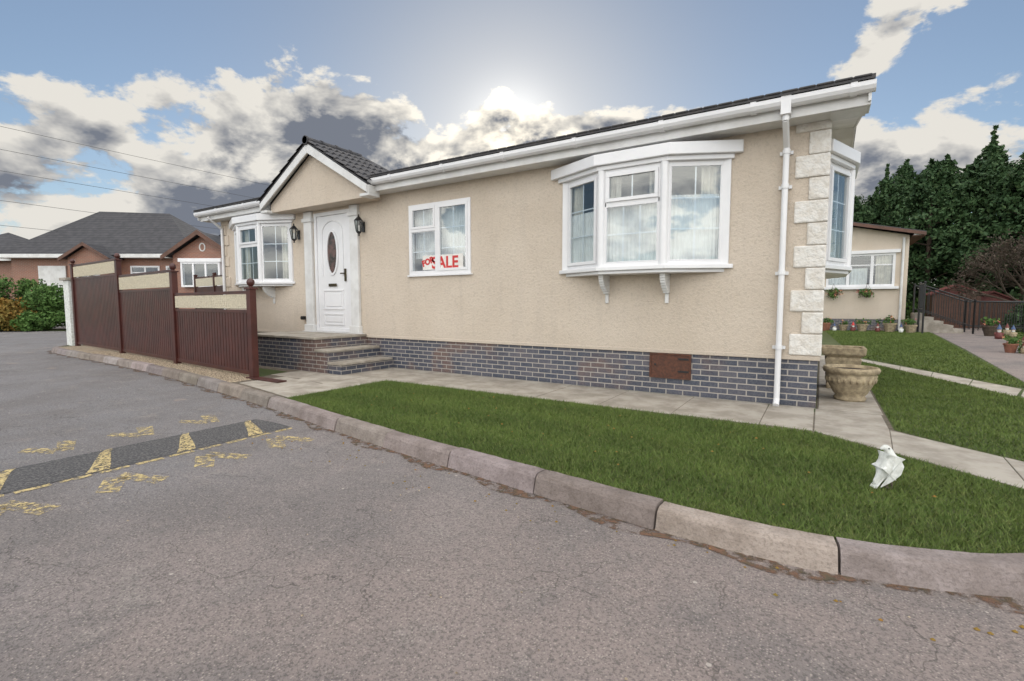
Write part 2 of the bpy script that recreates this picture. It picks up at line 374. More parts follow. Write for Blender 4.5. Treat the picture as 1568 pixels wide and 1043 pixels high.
def ell(b,cx,cz,rx,rz,t,d0,d1,n=40,y=YW):
    vs=[];fs=[]
    for i in range(n):
        a=2*math.pi*i/n; ca,sa=math.cos(a),math.sin(a)
        for (k_,d) in((1,d0),(1,d1),(1+t,d1),(1+t,d0)):
            e=(0 if k_==1 else t*rx)
            vs.append((cx+ca*(rx+e),y-d,cz+sa*(rz+e)))
    for i in range(n):
        for j in range(4):
            a0=i*4+j;a1=i*4+(j+1)%4;b0=((i+1)%n)*4+j;b1=((i+1)%n)*4+(j+1)%4
            fs.append((a0,b0,b1,a1))
    b.add(vs,fs)
cx=-8.785
ell(b,cx,2.33,.15,.43,.30,-.006,.022)
for (s0,s1,z0,z1) in((-.33,.33,.80,1.05),(-.33,.33,1.13,1.55)):
    ring(b,(cx,YW,1,0),s0,s1,z0,z1,.03,-.006,.014); lb(b,(cx,YW,1,0),s0+.07,s1-.07,-.006,.010,z0+.07,z1-.07)
N=14
for i in range(N):
    a0=math.pi*i/N;a1=math.pi*(i+1)/N
    p0=(cx-.33*math.cos(a0),2.72+.28*math.sin(a0));p1=(cx-.33*math.cos(a1),2.72+.28*math.sin(a1))
    b.cyl((p0[0],YW-.0,p0[1]),(p1[0],YW-.0,p1[1]),.016,n=6)
b.box(cx-.345,cx-.32,YW-.012,YW+.006,1.85,2.72); b.box(cx+.32,cx+.345,YW-.012,YW+.006,1.85,2.72)
b.obj('door_mouldings','upvc',home,.003)
b=B(); n=36; b.add([(cx,YW+.001,2.33)]+[(cx+.15*math.cos(2*math.pi*i/n),YW+.001,2.33+.43*math.sin(2*math.pi*i/n)) for i in range(n)],[(0,i+1,(i+1)%n+1) for i in range(n)]); 
dm=simple('door_oval_glass',(.035,.025,.02),(.12,.06,.05),9,.08,.4,25,.02); b.obj('door_oval_glass',dm,home)
b=B(); b.box(cx-.13,cx+.13,YW-.022,YW-.0142,1.62,1.68); b.box(cx+.39,cx+.425,YW-.03,YW+.004,1.72,1.98); b.box(cx+.30,cx+.41,YW-.065,YW-.05,1.87,1.895); b.cyl((cx+.405,YW-.06,1.882),(cx+.405,YW-.02,1.882),.01)
b.obj('letterbox_and_handle',simple('brass_fittings',(.10,.08,.05),(.08,.07,.05),5,.35,metal=1),home,.003)
b=B()
for x0,x1 in((-9.66,-9.40),(-8.17,-7.93)):
    b.box(x0,x1,YW-.06,YW-.001,.63,3.24); b.box(x0-.03,x1+.03,YW-.09,YW-.0012,.627,.80); b.box(x0-.03,x1+.03,YW-.09,YW-.0012,3.02,3.10)
b.obj('door_pilasters','fascia',home,.006)
b=B(); b.box(-9.75,-7.85,YW-.10,YW-.001,.642,.655); b.obj('door_sill','fascia',home,.002)
b=B(); b.box(-9.80,-9.72,YW-.10,YW-.02,.9,.98); b.cyl((-9.76,YW-.01,.94),(-9.76,YW-.12,.94),.03); b.obj('outdoor_socket','black',home,.004)
def quoins(name,xc,sgn,mat):
    b=B(); z=.63; i=0
    while z<3.3:
        w=(.32 if i%2==0 else .19)+random.uniform(-.015,.015); h=.262
        xs=sorted((xc-sgn*w,xc+sgn*.024))
        b.box(*xs,YW-.024-random.uniform(0,.005),YW+(.19 if i%2==0 else .32),z+.004,min(z+h-.003,3.36)); z+=h; i+=1
    b.obj(name,mat,home,.016)
quoins('corner_quoins',0,1,'quoin'); quoins('corner_quoins_far',XL,-1,'render')
GX0,GX1=-13.5,.36
b=B()
for x0,x1 in((GX0,-10.45),(-7.2,GX1)): b.box(x0,x1,6.50,6.525,3.34,3.53)
b.box(GX0,-10.45,6.526,YW-.002,3.35,3.37); b.box(-7.2,GX1,6.526,YW-.002,3.35,3.37)
b.box(-10.45,-7.2,6.55,YW-.002,3.35,3.37)
b.box(GX0,GX1,YB+.002,13.2,3.35,3.37); b.box(GX0,GX1,13.2,13.22,3.34,3.53)
b.obj('fascia_and_soffit','fascia',home,.004)
def gutter(b,x0,x1):
    prof=[(6.497,3.545),(6.385,3.55),(6.372,3.545),(6.372,3.50),(6.39,3.465),(6.42,3.445),(6.46,3.445),(6.497,3.46)]
    n=len(prof); b.add([(x0,y,z) for y,z in prof]+[(x1,y,z) for y,z in prof],[(i,(i+1)%n,n+(i+1)%n,n+i) for i in range(n)]+[tuple(range(n-1,-1,-1)),tuple(range(n,2*n))])
b=B(); gutter(b,GX0-.05,-10.50); gutter(b,-7.16,GX1+.03)
g2=B()
for x in [-6.6,-5.4,-4.2,-3.0,-1.8,-.75,.2,-11.3,-12.5]:
    g2.add([(x+dx,y,z) for dx in(-.03,.03) for y,z in[(6.497,3.552),(6.367,3.555),(6.362,3.50),(6.383,3.458),(6.418,3.436),(6.462,3.436),(6.497,3.452)]],[(i,(i+1)%7,7+(i+1)%7,7+i) for i in range(7)]+[tuple(range(6,-1,-1)),tuple(range(7,14))])
b.obj('gutter','upvc',home); g2.obj('gutter_brackets','upvc',home)
zr=4.27
def zm(y): return 3.555+(y-6.36)*(zr-3.555)/(RY-6.36)
b=B()
for x0,x1,y0 in((GX0-.02,-10.40,6.36),(-10.399,-7.251,6.86),(-7.25,GX1+.02,6.36)):
    b.slabpoly([(x0,y0,zm(y0)),(x1,y0,zm(y0)),(x1,RY,zr),(x0,RY,zr)],(0,0,.045))
b.slabpoly([(GX0-.02,13.34,3.555),(GX1+.02,13.34,3.555),(GX1+.02,RY,zr),(GX0-.02,RY,zr)][::-1],(0,0,.045))
b.obj('main_roof','roof',home)
b=B(); b.cyl((GX0,RY,zr+.03),(GX1,RY,zr+.03),.09,n=12); b.obj('ridge_tiles','roof',home)
b=B(); x=GX0
while x<GX1-.1:
    if not(-10.6<x<-7.2): b.box(x,x+.155,6.345,6.5,3.582,3.606)
    x+=.165
b.obj('eaves_tile_edges','roof',home,.01)
b=B()
for x in(GX1-.03,GX0):
    for y0,y1 in((6.44,RY),(13.26,RY)):
        b.slabpoly([(x,y0,3.36),(x,y1,zr-.19),(x,y1,zr-.002),(x,y0,3.553)],(.028,0,0))
for (xa,xb) in((.026,GX1-.031),(GX0+.029,XL-.026)):
    b.slabpoly([(xa,6.53,3.372),(xb,6.53,3.372),(xb,RY,zr-.17),(xa,RY,zr-.17)],(0,0,.015))
    b.slabpoly([(xa,13.2,3.372),(xb,13.2,3.372),(xb,RY,zr-.17),(xa,RY,zr-.17)],(0,0,.015))
b.box(.0,GX1-.031,6.528,6.85,3.335,3.349)
b.obj('bargeboards','fascia',home,.004)
b=B(); X=-.42
b.box(X-.05,X+.05,6.37,6.49,3.36,3.57); b.cyl((X,6.43,3.38),(X,6.43,3.30),.036); b.cyl((X,6.43,3.31),(X,6.765,3.10),.034); b.cyl((X,6.765,3.12),(X,6.765,.06),.034,n=14)
b.cyl((X,6.765,.08),(X,6.69,0.02),.036)
for z in(3.02,2.62,.7,1.6): b.cyl((X,6.765,z),(X,6.765,z+.05),.043,n=14); b.box(X-.07,X+.07,6.80,YW-.001,z,z+.04)
b.obj('downpipe','upvc',home,0)
b=B(); b.cyl((-13.0,6.44,3.4),(-13.0,6.77,3.15),.034); b.cyl((-13.0,6.77,3.17),(-13.0,6.77,.05),.034); b.obj('downpipe_far','upvc',home)
b=B(); b.box(-1.99,-1.47,YW-.006,YW+.011,.24,.565); b.obj('access_hatch','rust',home,.004)
b=B(); ring(b,(-2.01,YW,1,0),0,.56,.225,.572,.022,-.01,.018); b.obj('access_hatch_frame','rust',home,.003)
b=B()
for z in(.33,.50): b.box(-1.62,-1.48,YW-.016,YW-.0065,z-.012,z+.012)
b.cyl((-1.93,YW-.02,.41),(-1.93,YW-.006,.41),.014); b.obj('hatch_hinges','black',home)
b=B(); b.add([(-10.32,6.45,3.25),(-7.32,6.45,3.25),(-7.32,6.45,3.42),(-8.82,6.45,4.33),(-10.32,6.45,3.42),(-10.32,YW,3.25),(-7.32,YW,3.25),(-7.32,YW,3.42),(-10.32,YW,3.42)],[(0,1,2,3,4),(1,6,7,2),(5,0,4,8),(5,6,1,0)]); b.obj('porch_gable_face','render',home)
XP=-8.81
b=B()
for s in(1,-1):
    P=[(XP+s*1.70,6.30,3.44),(XP,6.30,4.45),(XP,7.6,4.45),(XP+s*1.70,8.4,3.44)]
    if s>0: P=P[::-1]
    b.slabpoly(P,(0,0,.03))
b.add([(XP,7.6,4.48),(XP+1.7,8.4,3.47),(XP-1.7,8.4,3.47)],[(0,1,2)])
b.obj('porch_roof_deck','roof',home)
b=B()
for s in(1,-1):
    nrow=6
    for j in range(nrow):
        t0=j/nrow; t1=(j+1)/nrow+.03
        y=6.27; yend=8.4-(8.4-7.6)*((t0+t1)/2)
        while y<yend:
            def pt(t,yy,h): return (XP+s*1.74*(1-t)+s*.02, yy, 3.43+1.02*t+.035+h)
            hi=.035
            prof=[(0,0.0),(.03,.028),(.06,.034),(.09,.02),(.12,.0),(.15,.0)]
            vs=[];fs=[]
            for dy_,hh in prof:
                vs+=[pt(t0,y+dy_,hh-.02+hi),pt(t0,y+dy_,hh+hi),pt(min(t1,1),y+dy_,hh+.0)]
            for q in range(len(prof)-1):
                a=q*3; fs+=[(a,a+3,a+4,a+1),(a+1,a+4,a+5,a+2)]
            b.add(vs,fs); y+=.155
b.obj('porch_roof_tiles','roof',home)
b=B(); b.cyl((XP,6.26,4.50),(XP,7.65,4.50),.075,n=10)
for s in(1,-1): b.cyl((XP,7.62,4.49),(XP+s*1.7,8.42,3.48),.06,n=8)
for j in range(4): b.cyl((XP,6.26+.36*j,4.50),(XP,6.30+.36*j,4.50),.09,n=10)
b.obj('porch_ridge_tiles','roof',home)
b=B()
for s in(1,-1):
    b.slabpoly([(XP+s*1.70,6.30,3.435),(XP,6.30,4.445),(XP,6.30,4.26),(XP+s*1.70,6.30,3.25+.04)],(0,.028,0))
    b.slabpoly([(XP+s*1.68,6.33,3.38),(XP,6.33,4.38),(XP,6.448,4.38),(XP+s*1.68,6.448,3.38)],(0,0,.012))
    b.box(*sorted((XP+s*1.48,XP+s*1.72)),6.329,6.60,3.24,3.29)
    b.box(*sorted((XP+s*1.69,XP+s*1.72)),6.329,6.60,3.29,3.43)
b.obj('porch_bargeboards','fascia',home,.004)
def lantern(name,x,z):
    e=empty(name,(x,YW,z)); b=B()
    b.box(-.035,.035,-.02,-.001,-.10,.10); b.cyl((0,-.01,.02),(0,-.10,.10),.01); b.cyl((0,-.10,.10),(0,-.13,.17),.008)
    b.lathe((0,-.13,0),[(.0,.24),(.015,.22),(.012,.20),(.03,.18),(.085,.12),(.09,.11),(.0,.11)],6)
    b.lathe((0,-.13,0),[(.0,-.19),(.02,-.18),(.012,-.15),(.05,-.12),(.055,-.10),(.0,-.10)],6)
    for i in range(6):
        a=math.pi/3*i; b.cyl((.052*math.cos(a),-.13+.052*math.sin(a),-.10),(.083*math.cos(a),-.13+.083*math.sin(a),.11),.009,n=5)
    b.obj('lantern_body','black',e)
    b=B(); b.lathe((0,-.13,0),[(.048,-.10),(.078,.11)],6); b.obj('lantern_glass','glass',e)
    b=B(); b.cyl((0,-.13,-.10),(0,-.13,.02),.02); b.obj('lantern_bulb','curtain',e)
lantern('wall_lantern',-7.80,2.78); lantern('wall_lantern',-9.90,2.78)
e=empty('for_sale_sign',(0,0,0)); b=B(); b.box(-6.24,-5.30,YW-.0075,YW-.0055,1.87,2.13); b.obj('board','curtain',e)
for t,x,z,s,r in(('FOR',-6.23,1.93,.15,.3),('SALE',-6.02,1.895,.29,0)):
    c=bpy.data.curves.new('letters','FONT'); c.body=t; c.size=s; c.extrude=.001; c.offset=.008
    o=bpy.data.objects.new('letters_'+t.lower(),c); COL.objects.link(o); o.location=(x,YW-.0095,z); o.rotation_euler=(R(90),-r,0); c.materials.append(M['red']); o.parent=e
st=empty('entrance_steps')
b=B(); x0s=[(-10.05,-7.78,.60),(-7.779,-7.42,.385),(-7.419,-7.06,.17)]
for x0,x1,z in x0s: b.box(x0,x1-.012,5.62,YW+.008,-.02,z)
b.obj('brick_risers','brick',st)
b=B()
for x0,x1,z in x0s: b.box(x0-(.02 if x0<-10 else -.0),x1+.02,5.59,YW-.02,z+.0005,z+.042)
b.obj('slab_treads','slab',st,.006)
# ------------------------------------------------------------------ ground
def catmull(P,n=12):
    P=[Vector((*p,0)) for p in P]; out=[]
    for i in range(len(P)-1):
        p0=P[max(i-1,0)];p1=P[i];p2=P[i+1];p3=P[min(i+2,len(P)-1)]
        for j in range(n):
            t=j/n; out.append(.5*((2*p1)+(p2-p0)*t+(2*p0-5*p1+4*p2-p3)*t*t+(3*p1-p0-3*p2+p3)*t**3))
    out.append(P[-1]); return [(v.x,v.y) for v in out]
K=[(-19.6,40),(-19.6,12),(-19.5,6.4),(-18.9,5.1),(-17.4,4.80),(-13.65,4.66),(-10.6,4.43),(-7.7,4.06),(-5.78,3.77),(-3.83,3.42),(-2.3,3.21),(-1.24,3.08),(-.5,3.01),(.1,3.03),(.628,3.17),(.95,3.37),(1.8,4.1),(3.4,5.3),(7,7),(20,8.5),(60,9)]
KC=catmull(K)
def sheet(name,pts,z,mat,parent=None):
    b=B(); n=len(pts); a=sum(pts[i][0]*pts[(i+1)%n][1]-pts[(i+1)%n][0]*pts[i][1] for i in range(n))
    if a<0: pts=pts[::-1]
    b.add([(x,y,z) for x,y in pts],[tuple(range(n))]); return b.obj(name,mat,parent)
sheet('ground',[(-600,-600),(600,-600),(600,600),(-600,600)],-.135,'field')
sheet('road',[(-46,-40),(45,-40),(45,12),(-15,12),(-15,60),(-46,60)],-.115,'asphalt')
b=B(); b.prism(KC+[(60,60),(-19.6,60)],-.13,0); b.obj('lawn','lawn')
def resample(C,step):
    C=[Vector((*c,0)) for c in C]; d=[0]
    for i in range(1,len(C)): d.append(d[-1]+(C[i]-C[i-1]).length)
    out=[]; L=d[-1]; n=int(L/step)
    for q in range(n+1):
        t=q*step
        i=max(j for j in range(len(d)) if d[j]<=t+1e-9); i=min(i,len(C)-2)
        f=(t-d[i])/max(d[i+1]-d[i],1e-9); out.append(C[i].lerp(C[i+1],f))
    return out
RS=resample(KC,.1)
def nrm(i):
    a=RS[max(i-1,0)];b_=RS[min(i+1,len(RS)-1)]; d=(b_-a).normalized(); return Vector((d.y,-d.x,0))
prof=[(-.015,-.11),(-.015,.012),(-.005,.022),(.085,.020),(.105,.012),(.12,-.008),(.15,-.118)]
vs=[];fs=[];tone=[]
i=3
while i+9<len(RS):
    t=random.choice([.82,.9,.95,1.05,1.3,1.0]); tc=(t,t*random.uniform(.96,1.05),t*random.uniform(.92,1.12))
    p=RS[i+4]
    if p.y>45 or p.x>40: i+=9; continue
    dz=random.uniform(-.008,.008); base=len(vs)
    sh_=random.uniform(-.006,.006)
    for j in range(10):
        q=RS[i+j]; n_=nrm(i+j); tg=Vector((-n_.y,n_.x,0)); sh=.006 if j==0 else(-.006 if j==9 else 0)
        for a,z in prof: v=q+n_*(a+sh_+random.uniform(-.002,.002))+tg*sh; vs.append((v.x,v.y,z+dz+random.uniform(-.002,.002)))
    m_=len(prof)
    for j in range(9):
        for a in range(m_-1):
            fs.append((base+j*m_+a,base+j*m_+a+1,base+(j+1)*m_+a+1,base+(j+1)*m_+a)); tone.append(tc)
    fs.append(tuple(base+a for a in range(m_))); tone.append(tc); fs.append(tuple(base+9*m_+a for a in range(m_-1,-1,-1))); tone.append(tc)
    i+=9
me=bpy.data.meshes.new('kerb'); me.from_pydata(vs,[],fs); me.materials.append(M['kerb'])
ca=me.color_attributes.new('tone','FLOAT_COLOR','CORNER')
for p_,t in zip(me.polygons,tone):
    for _ in p_.loop_indices: ca.data[_].color=(*t,1)
bm=bmesh.new(); bm.from_mesh(me); bmesh.ops.recalc_face_normals(bm,faces=bm.faces); bm.to_mesh(me); bm.free()
o=bpy.data.objects.new('kerb',me); COL.objects.link(o)
b=B()
for i in range(40,len(RS)-1):
    if RS[i].x>30: break
    n0,n1=nrm(i),nrm(i+1); w0,w1=.24+.05*math.sin(i*.7),.24+.05*math.sin((i+1)*.7)
    p=[RS[i]+n0*.14,RS[i+1]+n1*.14,RS[i+1]+n1*w1,RS[i]+n0*w0]; b.add([(v.x,v.y,-.111) for v in p],[(0,1,2,3)])
b.obj('kerb_dirt_strip','dirt')
def slabs(name,quads,mat='slab',z=.006):
    b=B()
    for q in quads: b.prism(q,-.02,z+random.uniform(-.003,.003))
    return b.obj(name,mat,None,.004)
Q=[]
sheet('path_bed',[(-8.3,5.4),(-7.9,4.12),(-5.95,3.86),(-5.95,5.6),(-.05,5.5),(.5,5.15),(1.3,4.5),(1.45,5.2),(.66,6.05),(.66,13.6),(-.0,14),(-.0,6.6),(-14,6.6),(-14,5.4)],.002,'joint')
x=-14.0
while x<-.1:
    x1=min(x+.9,-.02); Q.append([(x+.004,5.62),(x1-.004,5.60),(x1-.004,6.81),(x+.004,6.81)]); x=x1
Q+= [[(-8.2,5.0),(-7.3,5.0),(-7.3,5.6),(-8.2,5.6)],[(-7.29,4.9),(-6.6,4.9),(-6.6,5.6),(-7.29,5.6)],[(-6.59,4.8),(-5.97,4.75),(-5.97,5.6),(-6.59,5.6)],
     [(-7.75,4.20),(-6.9,4.06),(-6.9,4.89),(-7.75,4.99)],[(-6.89,4.05),(-5.97,3.88),(-5.97,4.74),(-6.89,4.88)]]
y=6.82
Q.append([(-.01,5.59),(.56,5.14),(.62,6.03),(.62,6.8),(-.01,6.8)])
while y<13.4: Q.append([(.02,y),(.64,y),(.64,y+.89),(.02,y+.89)]); y+=.9
d=Vector((.82,-.70)).normalized()
p=Vector((.565,5.13)); u=Vector((.625,6.02))
for i in range(6):
    p2=p+d*.9; u2=u+d*.9; Q.append([tuple(p),tuple(p2-d*.008),tuple(u2-d*.008),tuple(u)]); p=p2;u=u2
slabs('path',Q)
Q=[]; p=Vector((.62,14.0)); u=Vector((.66,13.35)); pe=Vector((2.55,10.0)); ue=Vector((2.28,9.15))
for i in range(5): 
    a=i/5; c=(i+1)/5-.004; Q.append([tuple(p.lerp(pe,a)),tuple(p.lerp(pe,c)),tuple(u.lerp(ue,c)),tuple(u.lerp(ue,a))])
Q.append([(2.56,9.98),(2.3,9.1),(5,6.9),(5.3,7.8)])
slabs('path',Q)
sheet('side_road',[(2.7,9.8),(3.4,18),(4.3,30),(4.6,36),(7.5,36),(6.2,29.6),(5.0,20),(3.95,14.5),(3.6,12),(6,9.0),(6,7.7)],.004,'asphalt')
sheet('gravel_strip',[(x_,y_+.02) for x_,y_ in KC if -18.8<x_<-7.9]+[(-7.95,4.75),(-11.3,5.05),(-18.8,5.7)],.004,'gravel')
def inpoly(poly,n):
    P=np.array(poly); mn=P.min(0);mx=P.max(0); out=[]
    tot=0
    while tot<n:
        q=rng.uniform(mn,mx,(n*2,2)); c=np.zeros(len(q),bool); j=len(P)-1
        for i in range(len(P)):
            xi,yi=P[i];xj,yj=P[j]
            cond=((yi>q[:,1])!=(yj>q[:,1])); 
            with np.errstate(divide='ignore',invalid='ignore'): xs=(xj-xi)*(q[:,1]-yi)/(yj-yi)+xi
            c^= cond&(q[:,0]<xs); j=i
        out.append(q[c]); tot+=c.sum()
    return np.concatenate(out)[:n]
def pebbles(name,poly,n,s,mat,z=.003):
    pts=inpoly(poly,n); vs=[];fs=[]
    for x,y in pts:
        r=s*random.uniform(.5,1.2); o=len(vs); a=random.random()*6
        for q in range(5): vs.append((x+r*math.cos(a+q*1.257),y+r*math.sin(a+q*1.257)*.8,z))
        vs.append((x,y,z+r*.8)); fs+= [(o+q,o+(q+1)%5,o+5) for q in range(5)]
    b=B(); b.v=vs;b.f=fs; return b.obj(name,mat)
pebbles('gravel_pebbles',[(-7.9,4.15),(-10.6,4.5),(-16,4.75),(-16,5.3),(-11.3,4.95),(-7.95,4.7)],5000,.022,'gravel')
pebbles('loose_stones',[(-6,-1),(-6,3),(3,3),(3,0)],110,.008,'gravel',-.112)
pebbles('fallen_leaves',[(-5,2.6),(-5,3.3),(-2,3.0),(0,2.8),(1,2.9),(1,2.5)],60,.011,'orange',-.112)
pebbles('lawn_leaves',[(-5.6,4.2),(-5.6,5.4),(0,5.3),(1,4.2),(0,3.3)],50,.012,'orange',.025)
def grass(name,poly,n,h,w):
    q=inpoly(poly,n); a=rng.uniform(0,2*np.pi,n); hh=h*rng.uniform(.5,1.25,n); ww=w*rng.uniform(.6,1.2,n)
    ln=rng.normal(0,.6,(n,2))*hh[:,None]
    V=np.zeros((n,3,3)); dx=np.cos(a)*ww/2; dy=np.sin(a)*ww/2
    V[:,0,0]=q[:,0]-dx;V[:,0,1]=q[:,1]-dy;V[:,1,0]=q[:,0]+dx;V[:,1,1]=q[:,1]+dy
    V[:,2,0]=q[:,0]+ln[:,0];V[:,2,1]=q[:,1]+ln[:,1];V[:,2,2]=hh
    me=bpy.data.meshes.new(name); me.vertices.add(3*n); me.vertices.foreach_set('co',V.ravel())
    me.loops.add(3*n); me.loops.foreach_set('vertex_index',np.arange(3*n)); me.polygons.add(n); me.polygons.foreach_set('loop_start',np.arange(0,3*n,3)); me.update()
    me.materials.append(M['blade']); o=bpy.data.objects.new(name,me); COL.objects.link(o); return o
front=[(x_,y_+.012) for x_,y_ in KC if -5.95<x_<1.9]+[(1.25,4.50),(.50,5.13),(-.05,5.56),(-5.94,5.60)]
grass('front_lawn_grass',front,130000,.036,.0065)
grass('side_lawn_grass',[(.67,6.05),(1.46,5.35),(3.4,3.9),(4.5,6.9),(2.3,9.1),(.68,13.2)],60000,.035,.009)
grass('back_lawn_grass',[(.7,14.1),(2.5,10.2),(2.7,10.2),(4.2,30),(.2,27)],50000,.05,.018)
grass('far_lawn_grass',[(3.75,12.5),(6.1,9.2),(12,12),(12,30),(6.4,30),(5.1,20)],50000,.05,.018)
# ------------------------------------------------------------------ hump + marks
b=B(); vs=[];fs=[]
xs=[-5.62,-5.5,-5.35,-5.2,-5.05,-4.92]; hs=[.0,.005,.009,.009,.005,.0]
for y in(-9,3.22):
    for x,h in zip(xs,hs): vs.append((x,y,-.111+h))
for i in range(5): fs.append((i,i+1,i+7,i+6))
b.add(vs,fs); b.obj('speed_hump','newasphalt',None,0,True)
mk=B(); y=3.12
while y>-6:
    fx=[-5.60,-5.5,-5.35,-5.2,-5.05,-4.93]
    vs=[]
    for i,x in enumerate(fx):
        t=i/5; c=y-.30*t; w_=.03+.05*t; h=float(np.interp(x,xs,hs))-.111+.003
        vs+=[(x,c-w_,h),(x,c+w_,h)]
    mk.add(vs,[(2*i,2*i+2,2*i+3,2*i+1) for i in range(5)]); y-=.66
y=3.2
while y>-6:
    mk.add([(-4.91,y-.2,-.1105),(-4.85,y-.2,-.1105),(-4.85,y,-.1105),(-4.91,y,-.1105)],[(0,1,2,3)]); y-=.25
mk.obj('speed_hump_markings','yellow')
mk=B(); y=2.95
while y>-6:
    for s,xa in((1,-4.72),(-1,-5.85)):
        for P in ([(0,-.02),(.42,.13),(.50,.0),(.08,-.12)],[(0.02,-.16),(.34,-.32),(.46,-.22),(.14,-.05)]):
            q=[(xa+s*px,y+py,-.1102) for px,py in P]
            if s<0:q=q[::-1]
            mk.add(q,[(0,1,2,3)])
    y-=.66
mk.obj('road_markings','yellow_worn')
# ------------------------------------------------------------------ fence
fe=empty('garden_fence'); posts=[(-7.98,4.58,1.62),(-11.3,4.87,2.03),(-14.87,5.18,2.46),(-18.7,5.42,2.52)]
b=B()
for x,y,h in posts:
    b.box(x-.055,x+.055,y-.055,y+.055,0,h-.13); b.box(x-.075,x+.075,y-.075,y+.075,h-.13,h-.10); b.lathe((x,y,h-.10),[(.03,0),(.03,.02),(.055,.05),(.065,.085),(.055,.12),(.03,.145),(0,.155)],14)
b.box(-8.1,-7.2,4.5,4.66,.008,.03)
b.obj('posts','brown',fe,.004)
tops=[(1.14,1.44,.10),(1.57,1.93,.10),(2.0,2.36,.1)]
P_=B();T_=B();Rr=B(); 
for i in range(3):
    fr,L=frame_from(posts[i+1][:2],posts[i][:2]); zb,zt,z0=tops[i]
    s=.07
    while s<L-.07:
        lb(P_,fr,s,s+.095,-.012,.012,z0,zb-.04); lb(P_,fr,s+.0955,s+.1145,-.006,.006,z0,zb-.04); s+=.115
    for z,w in((z0-.04,.07),(zb-.04,.05),(zt-.02,.05)): lb(Rr,fr,.056,L-.056,-.022,.022,z,z+w)
    lb(T_,fr,.09,L-.09,-.012,.012,zb+.035,zt-.035)
    s=.09
    while s<L-.2: lb(T_,fr,s,s+.022,-.02,.02,zb+.03,zt-.03); s+=.075
    z=zb+.04
    while z<zt-.05: lb(T_,fr,.09,L-.09,-.017,.017,z,z+.012); z+=.04
P_.obj('vertical_boards','brown',fe); Rr.obj('rails','brown',fe,.003); T_.obj('cream_top_panels','trellis',fe)
pier=empty('white_gate_pier'); b=B(); b.box(-19.35,-18.95,5.35,5.75,-.01,1.95); b.obj('shaft','oldwhite',pier,.01); b=B(); b.box(-19.42,-18.88,5.28,5.82,1.951,2.03); b.obj('cap','slab',pier,.01)
fe2=empty('garden_fence'); b=B(); t=B()
fr,L=frame_from((-19.2,9.0),(-13.6,8.2)); lb(b,fr,0,L,-.02,.02,.05,1.85); lb(t,fr,0,L,-.022,.022,1.87,2.15); lb(b,fr,0,L,-.03,.03,2.16,2.2)
for s in(0,1.85,3.7,L): lb(b,fr,s-.05,s+.05,-.05,.05,0,2.3)
b.obj('boards','brown',fe2); t.obj('cream_top','trellis',fe2)
# ------------------------------------------------------------------ planters
e=empty('stone_urn_planter',(.36,7.68,.008)); b=B(); s=1.0
b.lathe((0,0,0),[(0,0),(.17*s,0),(.18*s,.03*s),(.16*s,.06*s),(.19*s,.10*s),(.25*s,.22*s),(.285*s,.33*s),(.27*s,.345*s),(.30*s,.36*s),(.315*s,.40*s),(.30*s,.43*s),(.275*s,.43*s),(.26*s,.38*s),(0,.38*s)],40)
for i in range(24):
    a=2*math.pi*i/24; b.ball((.262*s*math.cos(a),.262*s*math.sin(a),.275*s),(.022*s,.022*s,.045*s),8)
b.obj('urn','terr',e,0,True); b=B(); b.cyl((0,0,.381*s),(0,0,.39*s),.262*s,n=24); b.obj('soil','soil',e)
e=empty('stone_square_planter',(.30,8.75,.008)); e.scale=(1.02,1.02,1.22); b=B(); q2=math.sqrt(2)
b.lathe((0,0,0),[(0,0),(.19*q2,0),(.19*q2,.06),(.17*q2,.08),(.22*q2,.36),(.20*q2,.38),(.26*q2,.42),(.27*q2,.50),(.225*q2,.50),(.21*q2,.44),(0,.44)],4,math.pi/4)
b.obj('trough','terr',e,.012); b=B(); b.box(-.2,.2,-.2,.2,.441,.45); b.obj('soil','soil',e)
b=B()
for sgn in(-1,1):
    for i in range(5): b.ball((-.14+.07*i,sgn*.205,.25),(.022,.02,.06),8)
b.obj('relief','terr',e,0,True)
e=empty('white_bird_ornament',(.42,4.10,0),R(32)); e.scale=(.92,.88,1.12)
me=bpy.data.meshes.new('body'); pts=[(-.085,0,.028),(-.055,0,.06),(-.02,0,.105),(.012,0,.15),(.022,0,.19),(.012,0,.222),(-.006,0,.247),(-.030,0,.255),(-.058,0,.243)]
rad=[(.008,.025),(.022,.032),(.050,.052),(.062,.060),(.048,.046),(.030,.029),(.029,.027),(.020,.018),(.004,.004)]
bmv=bmesh.new(); vl=[bmv.verts.new(p) for p in pts]; [bmv.edges.new((vl[i],vl[i+1])) for i in range(len(vl)-1)]; bmv.to_mesh(me); bmv.free()
o=bpy.data.objects.new('body',me); COL.objects.link(o); o.parent=e; o.modifiers.new('s','SKIN'); sv=me.skin_vertices[0].data
for i,r_ in enumerate(rad): sv[i].radius=r_
sv[3].use_root=True
m_=o.modifiers.new('ss','SUBSURF'); m_.levels=2; m_.render_levels=2; me.materials.append(M['oldwhite'])
b=B()
for s in(-1,1):
    vs=[(.015,s*.050,.21),(.055,s*.054,.19),(.078,s*.056,.15),(.06,s*.055,.10),(.015,s*.045,.06),(-.07,s*.03,.012),(-.035,s*.045,.07),(-.012,s*.060,.13)]
    b.slabpoly(vs,(0,s*.010,0))
b.slabpoly([(-.04,-.03,.07),(-.04,.03,.07),(-.10,.035,.006),(-.10,-.035,.006)],(.012,0,0.004))
b.obj('wings_and_tail','oldwhite',e,.006)
b=B()
for s in(-1,1):
    b.cyl((.03,s*.022,-.0),(.012,s*.022,.11),.007,n=6)
    for a in(-.5,0,.5): b.cyl((.03,s*.022,.006),(.03-.045*math.cos(a),s*.022+.04*math.sin(a),.012),.005,n=5)
b.obj('legs','joint',e)
b=B()
